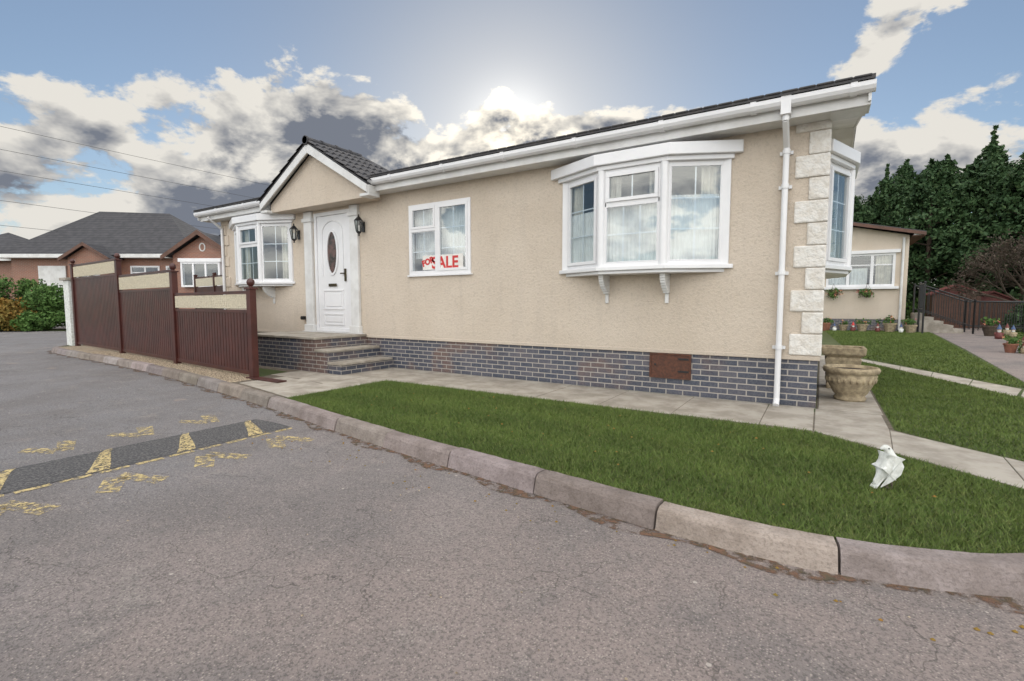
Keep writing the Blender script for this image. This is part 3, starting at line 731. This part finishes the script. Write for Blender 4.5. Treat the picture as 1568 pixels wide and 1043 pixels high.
for s in(-1,1): b.ball((-.012,s*.027,.252),(.005,.004,.005),8)
b.obj('eyes','black',e,0,True)
# ------------------------------------------------------------------ second park home
h2=empty('neighbour_park_home'); Y2=28; 
b=B(); wall(b,(0,Y2,1,0),-4.5,3.2,.55,4.3,[(.15,2.75,2.05,3.55)]); b.add([(3.2,Y2,.55),(3.2,Y2+12,.55),(3.2,Y2+12,4.3),(3.2,Y2,4.3)],[(0,1,2,3)])
b.add([(-4.5,Y2,4.3),(3.2,Y2,4.3),(-.65,Y2,5.25)],[(0,1,2)]); b.add([(-4.5,Y2,.55),(-4.5,Y2+12,.55),(-4.5,Y2+12,4.3),(-4.5,Y2,4.3)],[(3,2,1,0)])
b.obj('rendered_walls','render',h2)
b=B(); b.box(-4.48,3.18,Y2+.02,Y2+12,-.02,.549); b.box(-4.4,3.1,Y2+2,Y2+2.1,.6,4.2); b.obj('brick_skirt','brick',h2)
b=B()
for s in(1,-1):
    P=[(-.65,Y2-.5,5.32),(-.65+s*4.35,Y2-.5,4.30),(-.65+s*4.35,Y2+12.4,4.30),(-.65,Y2+12.4,5.32)]
    if s<0:P=P[::-1]
    b.slabpoly(P,(0,0,.08))
b.obj('roof','roof',h2)
b=B()
for s in(1,-1): b.slabpoly([(-.65,Y2-.52,5.22),(-.65+s*4.35,Y2-.52,4.21),(-.65+s*4.35,Y2-.52,4.34),(-.65,Y2-.52,5.37)],(0,.018,0))
b.box(3.25,3.7,Y2-.4,Y2+12,4.2,4.24); b.obj('bargeboards','barge',h2)
W=newW(); fr=(.15,Y2,1,0); ring(W['f'],fr,0,2.6,2.05,3.55,.10,-.05,.05)
for s in(.85,1.75): lb(W['f'],fr,s-.06,s+.06,-.05,.05,2.15,3.45)
for a,c in((.1,.79),(.91,1.69),(1.81,2.5)): 
    lb(W['g'],fr,a,c,0,.005,2.15,3.45)
    lb(W['f'],fr,a,c,-.02,.02,3.0,3.06)
curtain(W['c'],fr,.1,1.6,2.15,2.9,-.1,.02,.12); curtain(W['c2'],fr,1.9,2.5,2.15,3.45,-.12,.03,.15)
lb(W['f'],fr,-.15,2.75,.0,.18,1.93,2.049); lb(W['f'],fr,-.15,2.75,.0,.14,3.551,3.7)
finW(W,'front_window',h2)
b=B(); b.cyl((3.0,Y2-.08,4.2),(3.0,Y2-.08,.1),.05); b.box(3.3,3.7,Y2-.42,Y2+12,4.245,4.298); b.obj('downpipe','fascia',h2)
def leafcloud(centers,radii,n_per,size,droop=0.,flat=1.):
    C=np.repeat(centers,n_per,0); Rr_=np.repeat(radii,n_per)[:,None]
    n=len(C); d=rng.normal(0,1,(n,3)); d/=np.linalg.norm(d,axis=1)[:,None]; d*=rng.uniform(.2,1,(n,1))**.5
    d[:,2]*=flat
    P=C+d*Rr_; a=rng.normal(0,1,(n,3)); a/=np.linalg.norm(a,axis=1)[:,None]; a[:,2]-=droop
    b_=np.cross(a,rng.normal(0,1,(n,3))); b_/=np.linalg.norm(b_,axis=1)[:,None]+1e-9
    s=size*rng.uniform(.6,1.3,(n,1)); V=np.stack([P-b_*s*.28,P+a*s*.5,P+b_*s*.28,P-a*s*.5],1)
    return V
def cloudmesh(name,V,mat):
    n=len(V); me=bpy.data.meshes.new(name); me.vertices.add(4*n); me.vertices.foreach_set('co',V.ravel())
    me.loops.add(4*n); me.loops.foreach_set('vertex_index',np.arange(4*n)); me.polygons.add(n); me.polygons.foreach_set('loop_start',np.arange(0,4*n,4)); me.update(); me.validate()
    me.materials.append(M[mat]); return me
def conifer_meshes(H,R0,seed):
    nc=330; h=rng.uniform(.04,1,nc)**.85; a=rng.uniform(0,6.283,nc)
    lump=1+.25*np.sin(a*3+h*9+seed)+.15*np.sin(a*5-h*17)
    rr=R0*np.minimum(1,(1-h)*2.6)**.8*lump*rng.uniform(.6,1.15,nc)
    c=np.stack([rr*np.cos(a),rr*np.sin(a),h*H],1); rad=(.50*(1-h*.5)+.10)*rng.uniform(.6,1.2,nc)
    extra=[];er=[]
    for q in range(6):
        ox,oy=rng.uniform(-R0*.5,R0*.5,2) if q else (0,0); hb=H*(.78 if q else .93); hl=H*rng.uniform(.10,.20)
        for j in range(8): extra.append((ox+rng.normal(0,.06),oy,hb+hl*j/7)); er.append(.28-.032*j)
    c=np.concatenate([c,np.array(extra)]); rad=np.concatenate([rad,np.array(er)])
    V=leafcloud(c,rad,34,.24,.3)
    me=cloudmesh('conifer_foliage',V,'conifer')
    b=B(); b.cyl((0,0,0),(0,0,H*.97),.22,.02,8)
    for i in range(26):
        hh=.08+.85*i/26; a_=i*2.4; L=R0*min(1,(1-hh)*2.2)**.75*.8; b.cyl((0,0,hh*H),(L*math.cos(a_),L*math.sin(a_),hh*H+.3*L),.05,.01,5)
    t=bpy.data.meshes.new('trunk'); t.from_pydata(b.v,[],b.f); t.materials.append(M['bark']); return me,t
CM=[conifer_meshes(9.6,2.1,s) for s in(0,2,5)]
spots=[(1.0,40,.93),(3.4,42,.96),(5.6,40.5,1.06),(8.0,42.5,1.1),(9.9,40,.98),(12.0,42,1.08),(14.4,41,1.0),(17.5,42,1.05),(20,41,.98),(-1.6,42,.95),(-4.6,43,.97),(22.5,40,1.0),(7.0,45.5,1.12),(11.2,46,1.15),(3.0,46,1.0),(4.7,45,1.08),(9.2,45,1.14),(13.4,45,1.1)]
for i,(x,y,s) in enumerate(spots):
    e=empty('conifer_tree',(x,y,-.02),i*1.7); e.scale=(s*random.uniform(.95,1.2),)*2+(s*random.uniform(.93,1.05),)
    for me,nm in zip(CM[i%3],('foliage','trunk')):
        o=bpy.data.objects.new(nm,me); COL.objects.link(o); o.parent=e
def shrub(name,x,y,z,rx,ry,h,mat,n=60,size=.12,npr=60):
    e=empty(name,(x,y,z)); a=rng.uniform(0,6.283,n); hh=rng.uniform(.1,1,n); r=np.sqrt(np.clip(1-(hh*.9)**2.5,0,1))*rng.uniform(.3,1,n)
    c=np.stack([r*rx*np.cos(a),r*ry*np.sin(a),hh*h*rng.uniform(.85,1,n)],1)
    V=leafcloud(c,np.full(n,min(rx,ry,h)*.3),npr,size); V[:,:,2]=np.maximum(V[:,:,2],.01)
    o=bpy.data.objects.new('foliage',cloudmesh('foliage',V,mat)); COL.objects.link(o); o.parent=e
    b=B()
    for i in range(7): b.cyl((0,0,0),(rx*.6*math.cos(i*.9),ry*.6*math.sin(i*.9),h*.7),.03,.01,5)
    b.obj('stems','bark',e); return e
cr,sr=.8462,.5329
def RF(r,f): return (cr*r-sr*f, sr*r+cr*f)
for r,f,rx,ry,h,mt in((-26.8,25.2,1.5,1.3,2.9,'shrub'),(-25.2,24.8,1.1,1,1.5,'orange'),(-24.2,25.6,1.3,1.1,2.3,'shrub'),(-22.6,26,1.2,1.1,2.0,'shrub'),(-28.8,25.5,1.6,1.3,2.9,'shrub'),(-26.1,24.2,.9,.8,1.1,'shrub'),(-24.0,24.6,.8,.7,.9,'shrub'),(-25.6,26.2,1.2,1.0,2.6,'shrub')):
    x,y=RF(r,f); shrub('garden_shrub',x,y,-.1,rx,ry,h,mt,70,.16,60)
sheet('verge',[RF(-35,23.8),RF(-21.5,24.6),RF(-21.5,27),RF(-35,27)],-.10,'lawn')
def baretree(x,y,H,mat='twig'):
    e=empty('bare_tree',(x,y,0)); b=B(); tips=[]
    def br(p,d,L,r,dep):
        q=p+d*L; b.cyl(p,q,r,r*.65,5,False)
        if dep==0: tips.append(q); return
        for i in range(3 if dep>1 else 4):
            nd=(d+Vector((random.gauss(0,.45),random.gauss(0,.45),random.gauss(.05,.25)))).normalized(); br(q,nd,L*random.uniform(.68,.85),r*.62,dep-1)
    for i in range(4): br(Vector((0,0,0)),Vector((random.gauss(0,.35),random.gauss(0,.35),1)).normalized(),H*.27,.09,5)
    b.obj('branches','twig',e)
    c=np.array([tuple(t) for t in tips]); V=leafcloud(c,np.full(len(c),.25),2,.12,.1); o=bpy.data.objects.new('twigs',cloudmesh('twigs',V,mat)); COL.objects.link(o); o.parent=e
baretree(8.9,33,5.0); baretree(11.2,35,6)
for x,y,rx,h,mt in((7.3,37,1.4,1.8,'shrub'),(10.5,36,2,2.0,'conifer'),(5.6,38.0,1.2,1.6,'shrub'),(13,35,2,1.8,'conifer'),(8.3,31,1.2,1.3,'conifer')): shrub('hedge_shrub',x,y,0,rx,1.2,h,mt,60,.16,50)
def plantbits(e,m1,n,sx,z0,z1,rad,npr,size):
    V=leafcloud(np.array([[random.gauss(0,sx),random.gauss(0,sx),random.uniform(z0,z1)] for _ in range(n)]),np.full(n,rad),npr,size); o=bpy.data.objects.new('plant' if m1=='shrub' else 'flowers',cloudmesh('p',V,m1)); COL.objects.link(o); o.parent=e
def basket(x,z):
    e=empty('hanging_basket',(x,Y2-.3,z)); b=B(); b.lathe((0,0,0),[(0,-.22),(.12,-.17),(.2,-.05),(.22,0)],14); b.cyl((0,.29,.45),(0,-.02,.45),.012); 
    for a in(0,2.1,4.2): b.cyl((.2*math.cos(a),.2*math.sin(a),0),(0,0,.45),.006,n=4)
    b.obj('basket','bark',e); plantbits(e,'shrub',14,.14,-.15,.12,.14,20,.09); plantbits(e,'flower',12,.17,-.1,.14,.08,8,.07)
basket(.45,1.75); basket(1.75,1.75)
def pot(x,y,s=1):
    e=empty('flower_pot',(x,y,.006)); e.scale=(s,s,s); b=B(); b.lathe((0,0,0),[(0,0),(.12,0),(.17,.24),(.19,.24),(.19,.29),(.16,.29),(.15,.25),(0,.25)],16); b.obj('pot',random.choice(['pot','terr','bark']),e)
    plantbits(e,'shrub',8,.09,.27,.45,.1,20,.08); plantbits(e,'flower',5,.1,.32,.52,.05,6,.05)
def gnome(x,y,s=1):
    e=empty('garden_gnome',(x,y,.006),random.uniform(-.6,.6)); e.scale=(s,s,s)
    b=B(); b.lathe((0,0,0),[(0,0),(.10,0),(.11,.1),(.09,.2),(.05,.27),(0,.28)],14); b.ball((-.10,-.02,.17),(.03,.03,.07),8); b.ball((.10,-.02,.17),(.03,.03,.07),8); b.obj('coat',random.choice(['blue','dullred','oldwhite','terr']),e,0,True)
    b=B(); b.ball((0,0,.32),.065,12); b.ball((0,-.065,.32),.016,8); b.obj('face','skin',e,0,True)
    b=B(); b.lathe((0,0,.34),[(.075,0),(.07,.02),(.035,.11),(.0,.2)],14); b.obj('hat',random.choice(['dullred','blue','red']),e,0,True)
    b=B(); b.lathe((0,-.035,.19),[(0,0),(.03,.03),(.055,.09),(.05,.11),(0,.11)],12); b.obj('beard','oldwhite',e,0,True)
for x,y,s in((.2,27.2,1.3),(.9,27.3,1),(1.6,27.1,1.2),(2.6,27.2,1.4),(3.3,27,1.2),(5.6,26,1.4),(4.15,17.4,.8),(4.9,17.9,1.0)): pot(x,y,s)
for x,y,s in((.55,26.9,.7),(1.25,26.9,.85),(2.15,26.9,.8),(2.95,26.8,.75),(4.35,17.2,.6),(4.6,18.0,.7),(5.4,24,1.),(4.25,16.2,.6),(6.3,27,.9),(6.0,25,.9),(4.45,16.8,.8),(4.7,18.6,.8)): gnome(x,y,s)
for x,y,rx,h in((4.7,17.5,.5,.35),(5.4,19.3,.6,.4),(6.0,22,.6,.5)): 
    shrub('flower_bed',x,y,0,rx,.5,h,'shrub',30,.08,40)
e=empty('garden_railings'); b=B()
for (xa,ya,xb,yb,z0,z1) in((3.6,27.5,5.4,27.5,2.1,1.35),(3.6,29,5.4,29,2.1,1.35),(5.4,27.5,7.4,28.2,1.35,1.3),(3.6,26.3,3.6,27.4,2.1,2.1),(5.4,29,7.4,29.5,1.35,1.35)):
    n=max(4,int(math.hypot(xb-xa,yb-ya)/.16))
    for i in range(n+1):
        t=i/n; x=xa+(xb-xa)*t;y=ya+(yb-ya)*t;z=z0+(z1-z0)*t; b.cyl((x,y,max(0,z-1.2)),(x,y,z),.014,n=5)
    b.cyl((xa,ya,z0),(xb,yb,z1),.03,n=6); b.cyl((xa,ya,z0-1.05),(xb,yb,z1-1.05),.02,n=6)
    for q in((xa,ya,z0),(xb,yb,z1)): b.cyl((q[0],q[1],0),q,.035,n=8); b.ball((q[0],q[1],q[2]+.04),.05,8)
b.obj('bars','black',e)
e=empty('neighbour_steps'); b=B()
for i in range(5): b.box(3.5,3.8+.33*i,27.6,28.9,-.01+.17*(4-i),.17*(5-i)-.001)
b.obj('steps','slab',e)
def shed(x,y,w,h):
    e=empty('garden_shed',(x,y,0)); b=B(); b.box(0,w,0,2,0,h); b.obj('walls','barge',e); b=B(); b.slabpoly([(-.15,-.2,h-.05),(w/2,-.2,h+.45),(w/2,2.2,h+.45),(-.15,2.2,h-.05)],(0,0,.07)); b.slabpoly([(w/2,-.2,h+.45),(w+.15,-.2,h-.05),(w+.15,2.2,h-.05),(w/2,2.2,h+.45)],(0,0,.07)); b.add([(0,0,h),(w,0,h),(w/2,0,h+.44)],[(0,1,2)]); b.obj('roof','dullred',e)
shed(5.0,34,1.9,1.75); shed(6.6,34.6,1.7,1.4)
# ------------------------------------------------------------------ left bungalows
def bungalow(name): return empty(name,(0,0,0),math.atan2(sr,cr))
h=bungalow('brick_bungalow')
b=B(); b.box(-31,-19.9,30.6,38,-.1,4.2); b.box(-26.6,-24.2,29.6,30.59,-.1,4.0); b.add([(-26.6,29.6,4.0),(-24.2,29.6,4.0),(-25.4,29.6,4.75)],[(0,1,2)]); b.obj('brick_walls','brickred',h)
b=B(); E=4.22
cs=[(-31.6,30.0,E),(-19.2,30.0,E),(-19.2,38.6,E),(-31.6,38.6,E)]; r0=(-28.4,34.3,7.6);r1=(-23.6,34.3,7.45)
b.add([*cs,r0,r1],[(0,1,5,4),(1,2,5),(2,3,4,5),(3,0,4)])
b.add([(-26.9,29.3,3.95),(-25.4,29.3,4.85),(-25.4,33,4.85),(-26.9,32,3.95),(-23.9,29.3,3.95),(-23.9,32,3.95)],[(0,3,2,1),(1,2,5,4)])
b.obj('hip_roof','tiles',h)
b=B(); b.box(-31.65,-26.95,29.93,30.05,4.05,4.27); b.box(-23.85,-19.15,29.93,30.05,4.05,4.27); b.box(-31.6,-19.2,30.06,30.6,4.05,4.1); b.obj('fascia','fascia',h)
b=B()
for s in(1,-1): b.slabpoly([(-25.4,29.27,4.70),(-25.4+s*1.5,29.27,3.78),(-25.4+s*1.5,29.27,3.98),(-25.4,29.27,4.9)],(0,.05,0))
b.obj('gable_barge','barge',h)
b=B(); b.box(-29.3,-27.6,30.52,30.58,-.05,3.6); b.obj('garage_door','fascia',h)
W=newW()
for a,c,y,z0,z1 in((-26.1,-24.7,29.6,2.1,3.5),(-23.6,-21.8,30.6,2.3,3.6),(-21.4,-20.4,30.6,2.3,3.6)):
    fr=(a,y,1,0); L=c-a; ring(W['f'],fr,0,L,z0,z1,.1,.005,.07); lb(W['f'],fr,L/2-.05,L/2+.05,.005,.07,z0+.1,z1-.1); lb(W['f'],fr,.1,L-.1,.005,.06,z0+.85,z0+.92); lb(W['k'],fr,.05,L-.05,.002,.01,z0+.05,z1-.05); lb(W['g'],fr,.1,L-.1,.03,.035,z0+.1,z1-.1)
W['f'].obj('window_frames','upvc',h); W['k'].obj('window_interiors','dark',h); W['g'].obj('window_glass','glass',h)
h=bungalow('brick_bungalow')
b=B(); b.box(-19.2,-15.9,28,34,-.1,4.0); b.add([(-19.2,28,4),(-15.9,28,4),(-17.5,28,5.1)],[(0,1,2)]); b.obj('brick_walls','brickred',h)
b=B(); b.add([(-19.6,27.6,3.9),(-17.5,27.6,5.3),(-17.5,35,5.3),(-19.6,35,3.9),(-15.4,27.6,3.9),(-15.4,35,3.9)],[(0,3,2,1),(1,2,5,4)]); b.add([(-20.3,31,4.1),(-17.5,31,6.1),(-12,31,6.1),(-12,36,6.1),(-20.3,36,4.1)],[(0,1,2,3,4)]); b.obj('roof','tiles',h)
b=B()
for s in(1,-1): b.slabpoly([(-17.5,27.55,5.1),(-17.5+s*2.1,27.55,3.7),(-17.5+s*2.1,27.55,3.93),(-17.5,27.55,5.36)],(0,.06,0))
b.obj('bargeboards','barge',h)
b=B(); ell(b,-17.5,4.45,.12,.18,.5,-.01,.03,24,28); b.obj('gable_vent','fascia',h)
W=newW(); fr=(-18.6,28,1,0); ring(W['f'],fr,0,2.2,2.2,3.6,.1,.005,.3); 
for s in(.7,1.4): lb(W['f'],fr,s-.05,s+.05,.2,.3,2.3,3.5)
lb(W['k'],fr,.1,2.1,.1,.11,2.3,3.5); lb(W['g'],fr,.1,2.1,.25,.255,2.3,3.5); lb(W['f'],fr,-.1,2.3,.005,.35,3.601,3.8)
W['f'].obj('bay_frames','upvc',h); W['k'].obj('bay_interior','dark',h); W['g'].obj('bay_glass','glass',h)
h=bungalow('brick_bungalow')
b=B(); b.box(-38,-31.4,31.6,38,-.1,4.1); b.obj('brick_walls','brickred',h)
b=B(); b.add([(-38.5,31,4.1),(-31.2,31,4.1),(-31.2,38.5,4.1),(-38.5,38.5,4.1),(-35,34.5,6.2)],[(0,1,4),(1,2,4),(2,3,4),(3,0,4)]); b.obj('roof','tiles',h); b=B(); b.box(-38.5,-31.2,30.95,31.03,3.95,4.15); b.obj('fascia','fascia',h)
for i,z in enumerate((12.7,11.3,10.0,8.2,6.7)):
    c=bpy.data.curves.new('cable','CURVE'); c.dimensions='3D'; sp=c.splines.new('POLY'); sp.points.add(24)
    for j in range(25):
        t=j/24; y=-25+100*t; sp.points[j].co=(-42.5+.1*i,y,z-.8+3.2*(t-.5)**2,1)
    c.bevel_depth=.012; c.materials.append(M['steel']); o=bpy.data.objects.new('overhead_cable',c); COL.objects.link(o)
for y in(-25,75):
    e=empty('utility_pole',(-42.3,y,-.13)); b=B(); b.cyl((0,0,0),(0,0,13.6),.16,.11,12)
    for z in(12.7,11.3,10.0): b.box(-.7,.7,-.06,.06,z-.1,z+.05)
    b.obj('pole','bark',e)
# ------------------------------------------------------------------ world
SE=R(19); az=32.2
w=bpy.data.worlds.new('World'); S.world=w; w.use_nodes=True; nt=w.node_tree; nt.nodes.clear(); k=NT(nt)
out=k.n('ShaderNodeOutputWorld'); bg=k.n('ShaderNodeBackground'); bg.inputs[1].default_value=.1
sky=k.n('ShaderNodeTexSky',sky_type='NISHITA'); sky.sun_disc=False; sky.sun_elevation=SE; sky.sun_rotation=R(-az); sky.air_density=1.0; sky.dust_density=.4; sky.ozone_density=1.5
D=k.vm('NORMALIZE',k.co('Generated'))
rr=k.vm('DOT_PRODUCT',D,(cr,sr,0)); ff=k.vm('DOT_PRODUCT',D,(-sr,cr,0)); zz=k.vm('DOT_PRODUCT',D,(0,0,1))
A=k.m('MULTIPLY',k.m('ARCTAN2',rr,ff),57.2958); Ee=k.m('MULTIPLY',k.m('ARCSINE',zz),57.2958)
def blob(a0,e0,ra,re,wt,rot=0.):
    x=k.m('SUBTRACT',A,a0); y=k.m('SUBTRACT',Ee,e0)
    y=k.m('SUBTRACT',y,k.m('MULTIPLY',x,rot))
    x=k.m('DIVIDE',x,ra); y=k.m('DIVIDE',y,re)
    return k.m('MULTIPLY',k.m('EXPONENT',k.m('MULTIPLY',k.m('ADD',k.m('MULTIPLY',x,x),k.m('MULTIPLY',y,y)),-1.)),wt)
blobs=[(-24,18,13,6,.30),(-42,9,18,7.5,.34),(-2,15.5,15,5.0,.46),(14,18.5,11,3.0,.30),(38,24,9,2.4,.25,.5),(44,18,7,2.6,.25,.4),(40,11.5,10,3.5,.32),(-12,10,18,6,.28),(24,10,16,4,.15),(27,22,4,2,.12),(-32,32,28,7.5,-.30),(0,32,22,7,-.22)]
Bs=None
for q in blobs:
    v=blob(*q); Bs=v if Bs is None else k.m('ADD',Bs,v)
amb=k.m('MAXIMUM',k.ss(Ee,42,62),k.ss(ff,.15,-.35))  # added fill: unseen sky overhead and behind camera brightened to light facade and ground
mp=k.n('ShaderNodeMapping'); k.l(D,mp.inputs[0]); mp.inputs['Scale'].default_value=(1,1,1.7); mp.inputs['Location'].default_value=(3.1,1.4,.3)
mp2=k.n('ShaderNodeMapping'); k.l(D,mp2.inputs[0]); mp2.inputs['Scale'].default_value=(1,1,1.7); mp2.inputs['Location'].default_value=(3.1-.006,1.4+.010,.3+.05)
n1=k.noise(mp.outputs[0],6.6,8,.6,.15); n2=k.noise(mp2.outputs[0],6.6,5,.55,.15)
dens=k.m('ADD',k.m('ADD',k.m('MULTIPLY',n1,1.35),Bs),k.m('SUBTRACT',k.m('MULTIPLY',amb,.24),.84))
cov=k.ss(dens,-.01,.085)
thick=k.ss(dens,.04,.30)
rel=k.m('MULTIPLY',k.m('SUBTRACT',n1,n2),6.0)
lit=k.m('ADD',k.m('SUBTRACT',.98,k.m('MULTIPLY',thick,.78)),rel,clamp=True)
sd=Vector((-sr*math.cos(SE),cr*math.cos(SE),math.sin(SE)))
cs_=k.vm('DOT_PRODUCT',D,tuple(sd)); ang=k.m('MULTIPLY',k.m('ARCCOSINE',k.m('MINIMUM',cs_,.99999)),57.2958)
def gs(s,wt): 
    x=k.m('DIVIDE',ang,s); return k.m('MULTIPLY',k.m('EXPONENT',k.m('MULTIPLY',k.m('MULTIPLY',x,x),-1.)),wt)
gn=k.m('MULTIPLY',k.m('ADD',gs(4,5.),gs(15,2.4)),.1)
cc=k.mix(lit,(1.9,2.1,2.55),(8.0,7.7,7.1))
cc=k.mix(1.,cc,k.mix(k.m('MULTIPLY',gn,k.m('ADD',k.m('MULTIPLY',lit,1.5),.05),clamp=True),(0,0,0),(11,9.6,7)),'ADD')
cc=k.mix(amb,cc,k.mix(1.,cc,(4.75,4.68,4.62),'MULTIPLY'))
damp=k.m('SUBTRACT',1.,gs(22,.5))
sk=k.mix(.14,k.mix(1.,sky.outputs[0],(1.0,1.05,1.1),'MULTIPLY'),(6,6.8,7.8))
dc=k.n('ShaderNodeCombineXYZ'); 
for i in range(3): k.l(damp,dc.inputs[i])
sk=k.mix(1.,sk,dc.outputs[0],'MULTIPLY')
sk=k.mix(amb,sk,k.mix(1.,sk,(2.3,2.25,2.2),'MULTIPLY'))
sk=k.mix(1.,sk,k.mix(gn,(0,0,0),(9,8.8,8.2)),'ADD')
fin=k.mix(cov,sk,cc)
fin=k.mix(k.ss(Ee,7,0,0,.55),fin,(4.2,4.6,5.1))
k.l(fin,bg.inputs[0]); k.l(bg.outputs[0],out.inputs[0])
L=bpy.data.lights.new('sun','SUN'); L.energy=1.5; L.angle=R(12); L.color=(1,.93,.82)
o=bpy.data.objects.new('sun',L); COL.objects.link(o); o.rotation_euler=(-sd).to_track_quat('-Z','Y').to_euler()
c=bpy.data.cameras.new('camera'); c.lens=17.22; c.sensor_width=36; c.clip_end=2000; c.clip_start=.05
o=bpy.data.objects.new('camera',c); COL.objects.link(o); o.location=(0,0,1.25); o.rotation_euler=(R(90-4.27),0,R(32.2)); S.camera=o
S.view_settings.view_transform='Standard'; S.view_settings.look='None'; S.view_settings.exposure=0
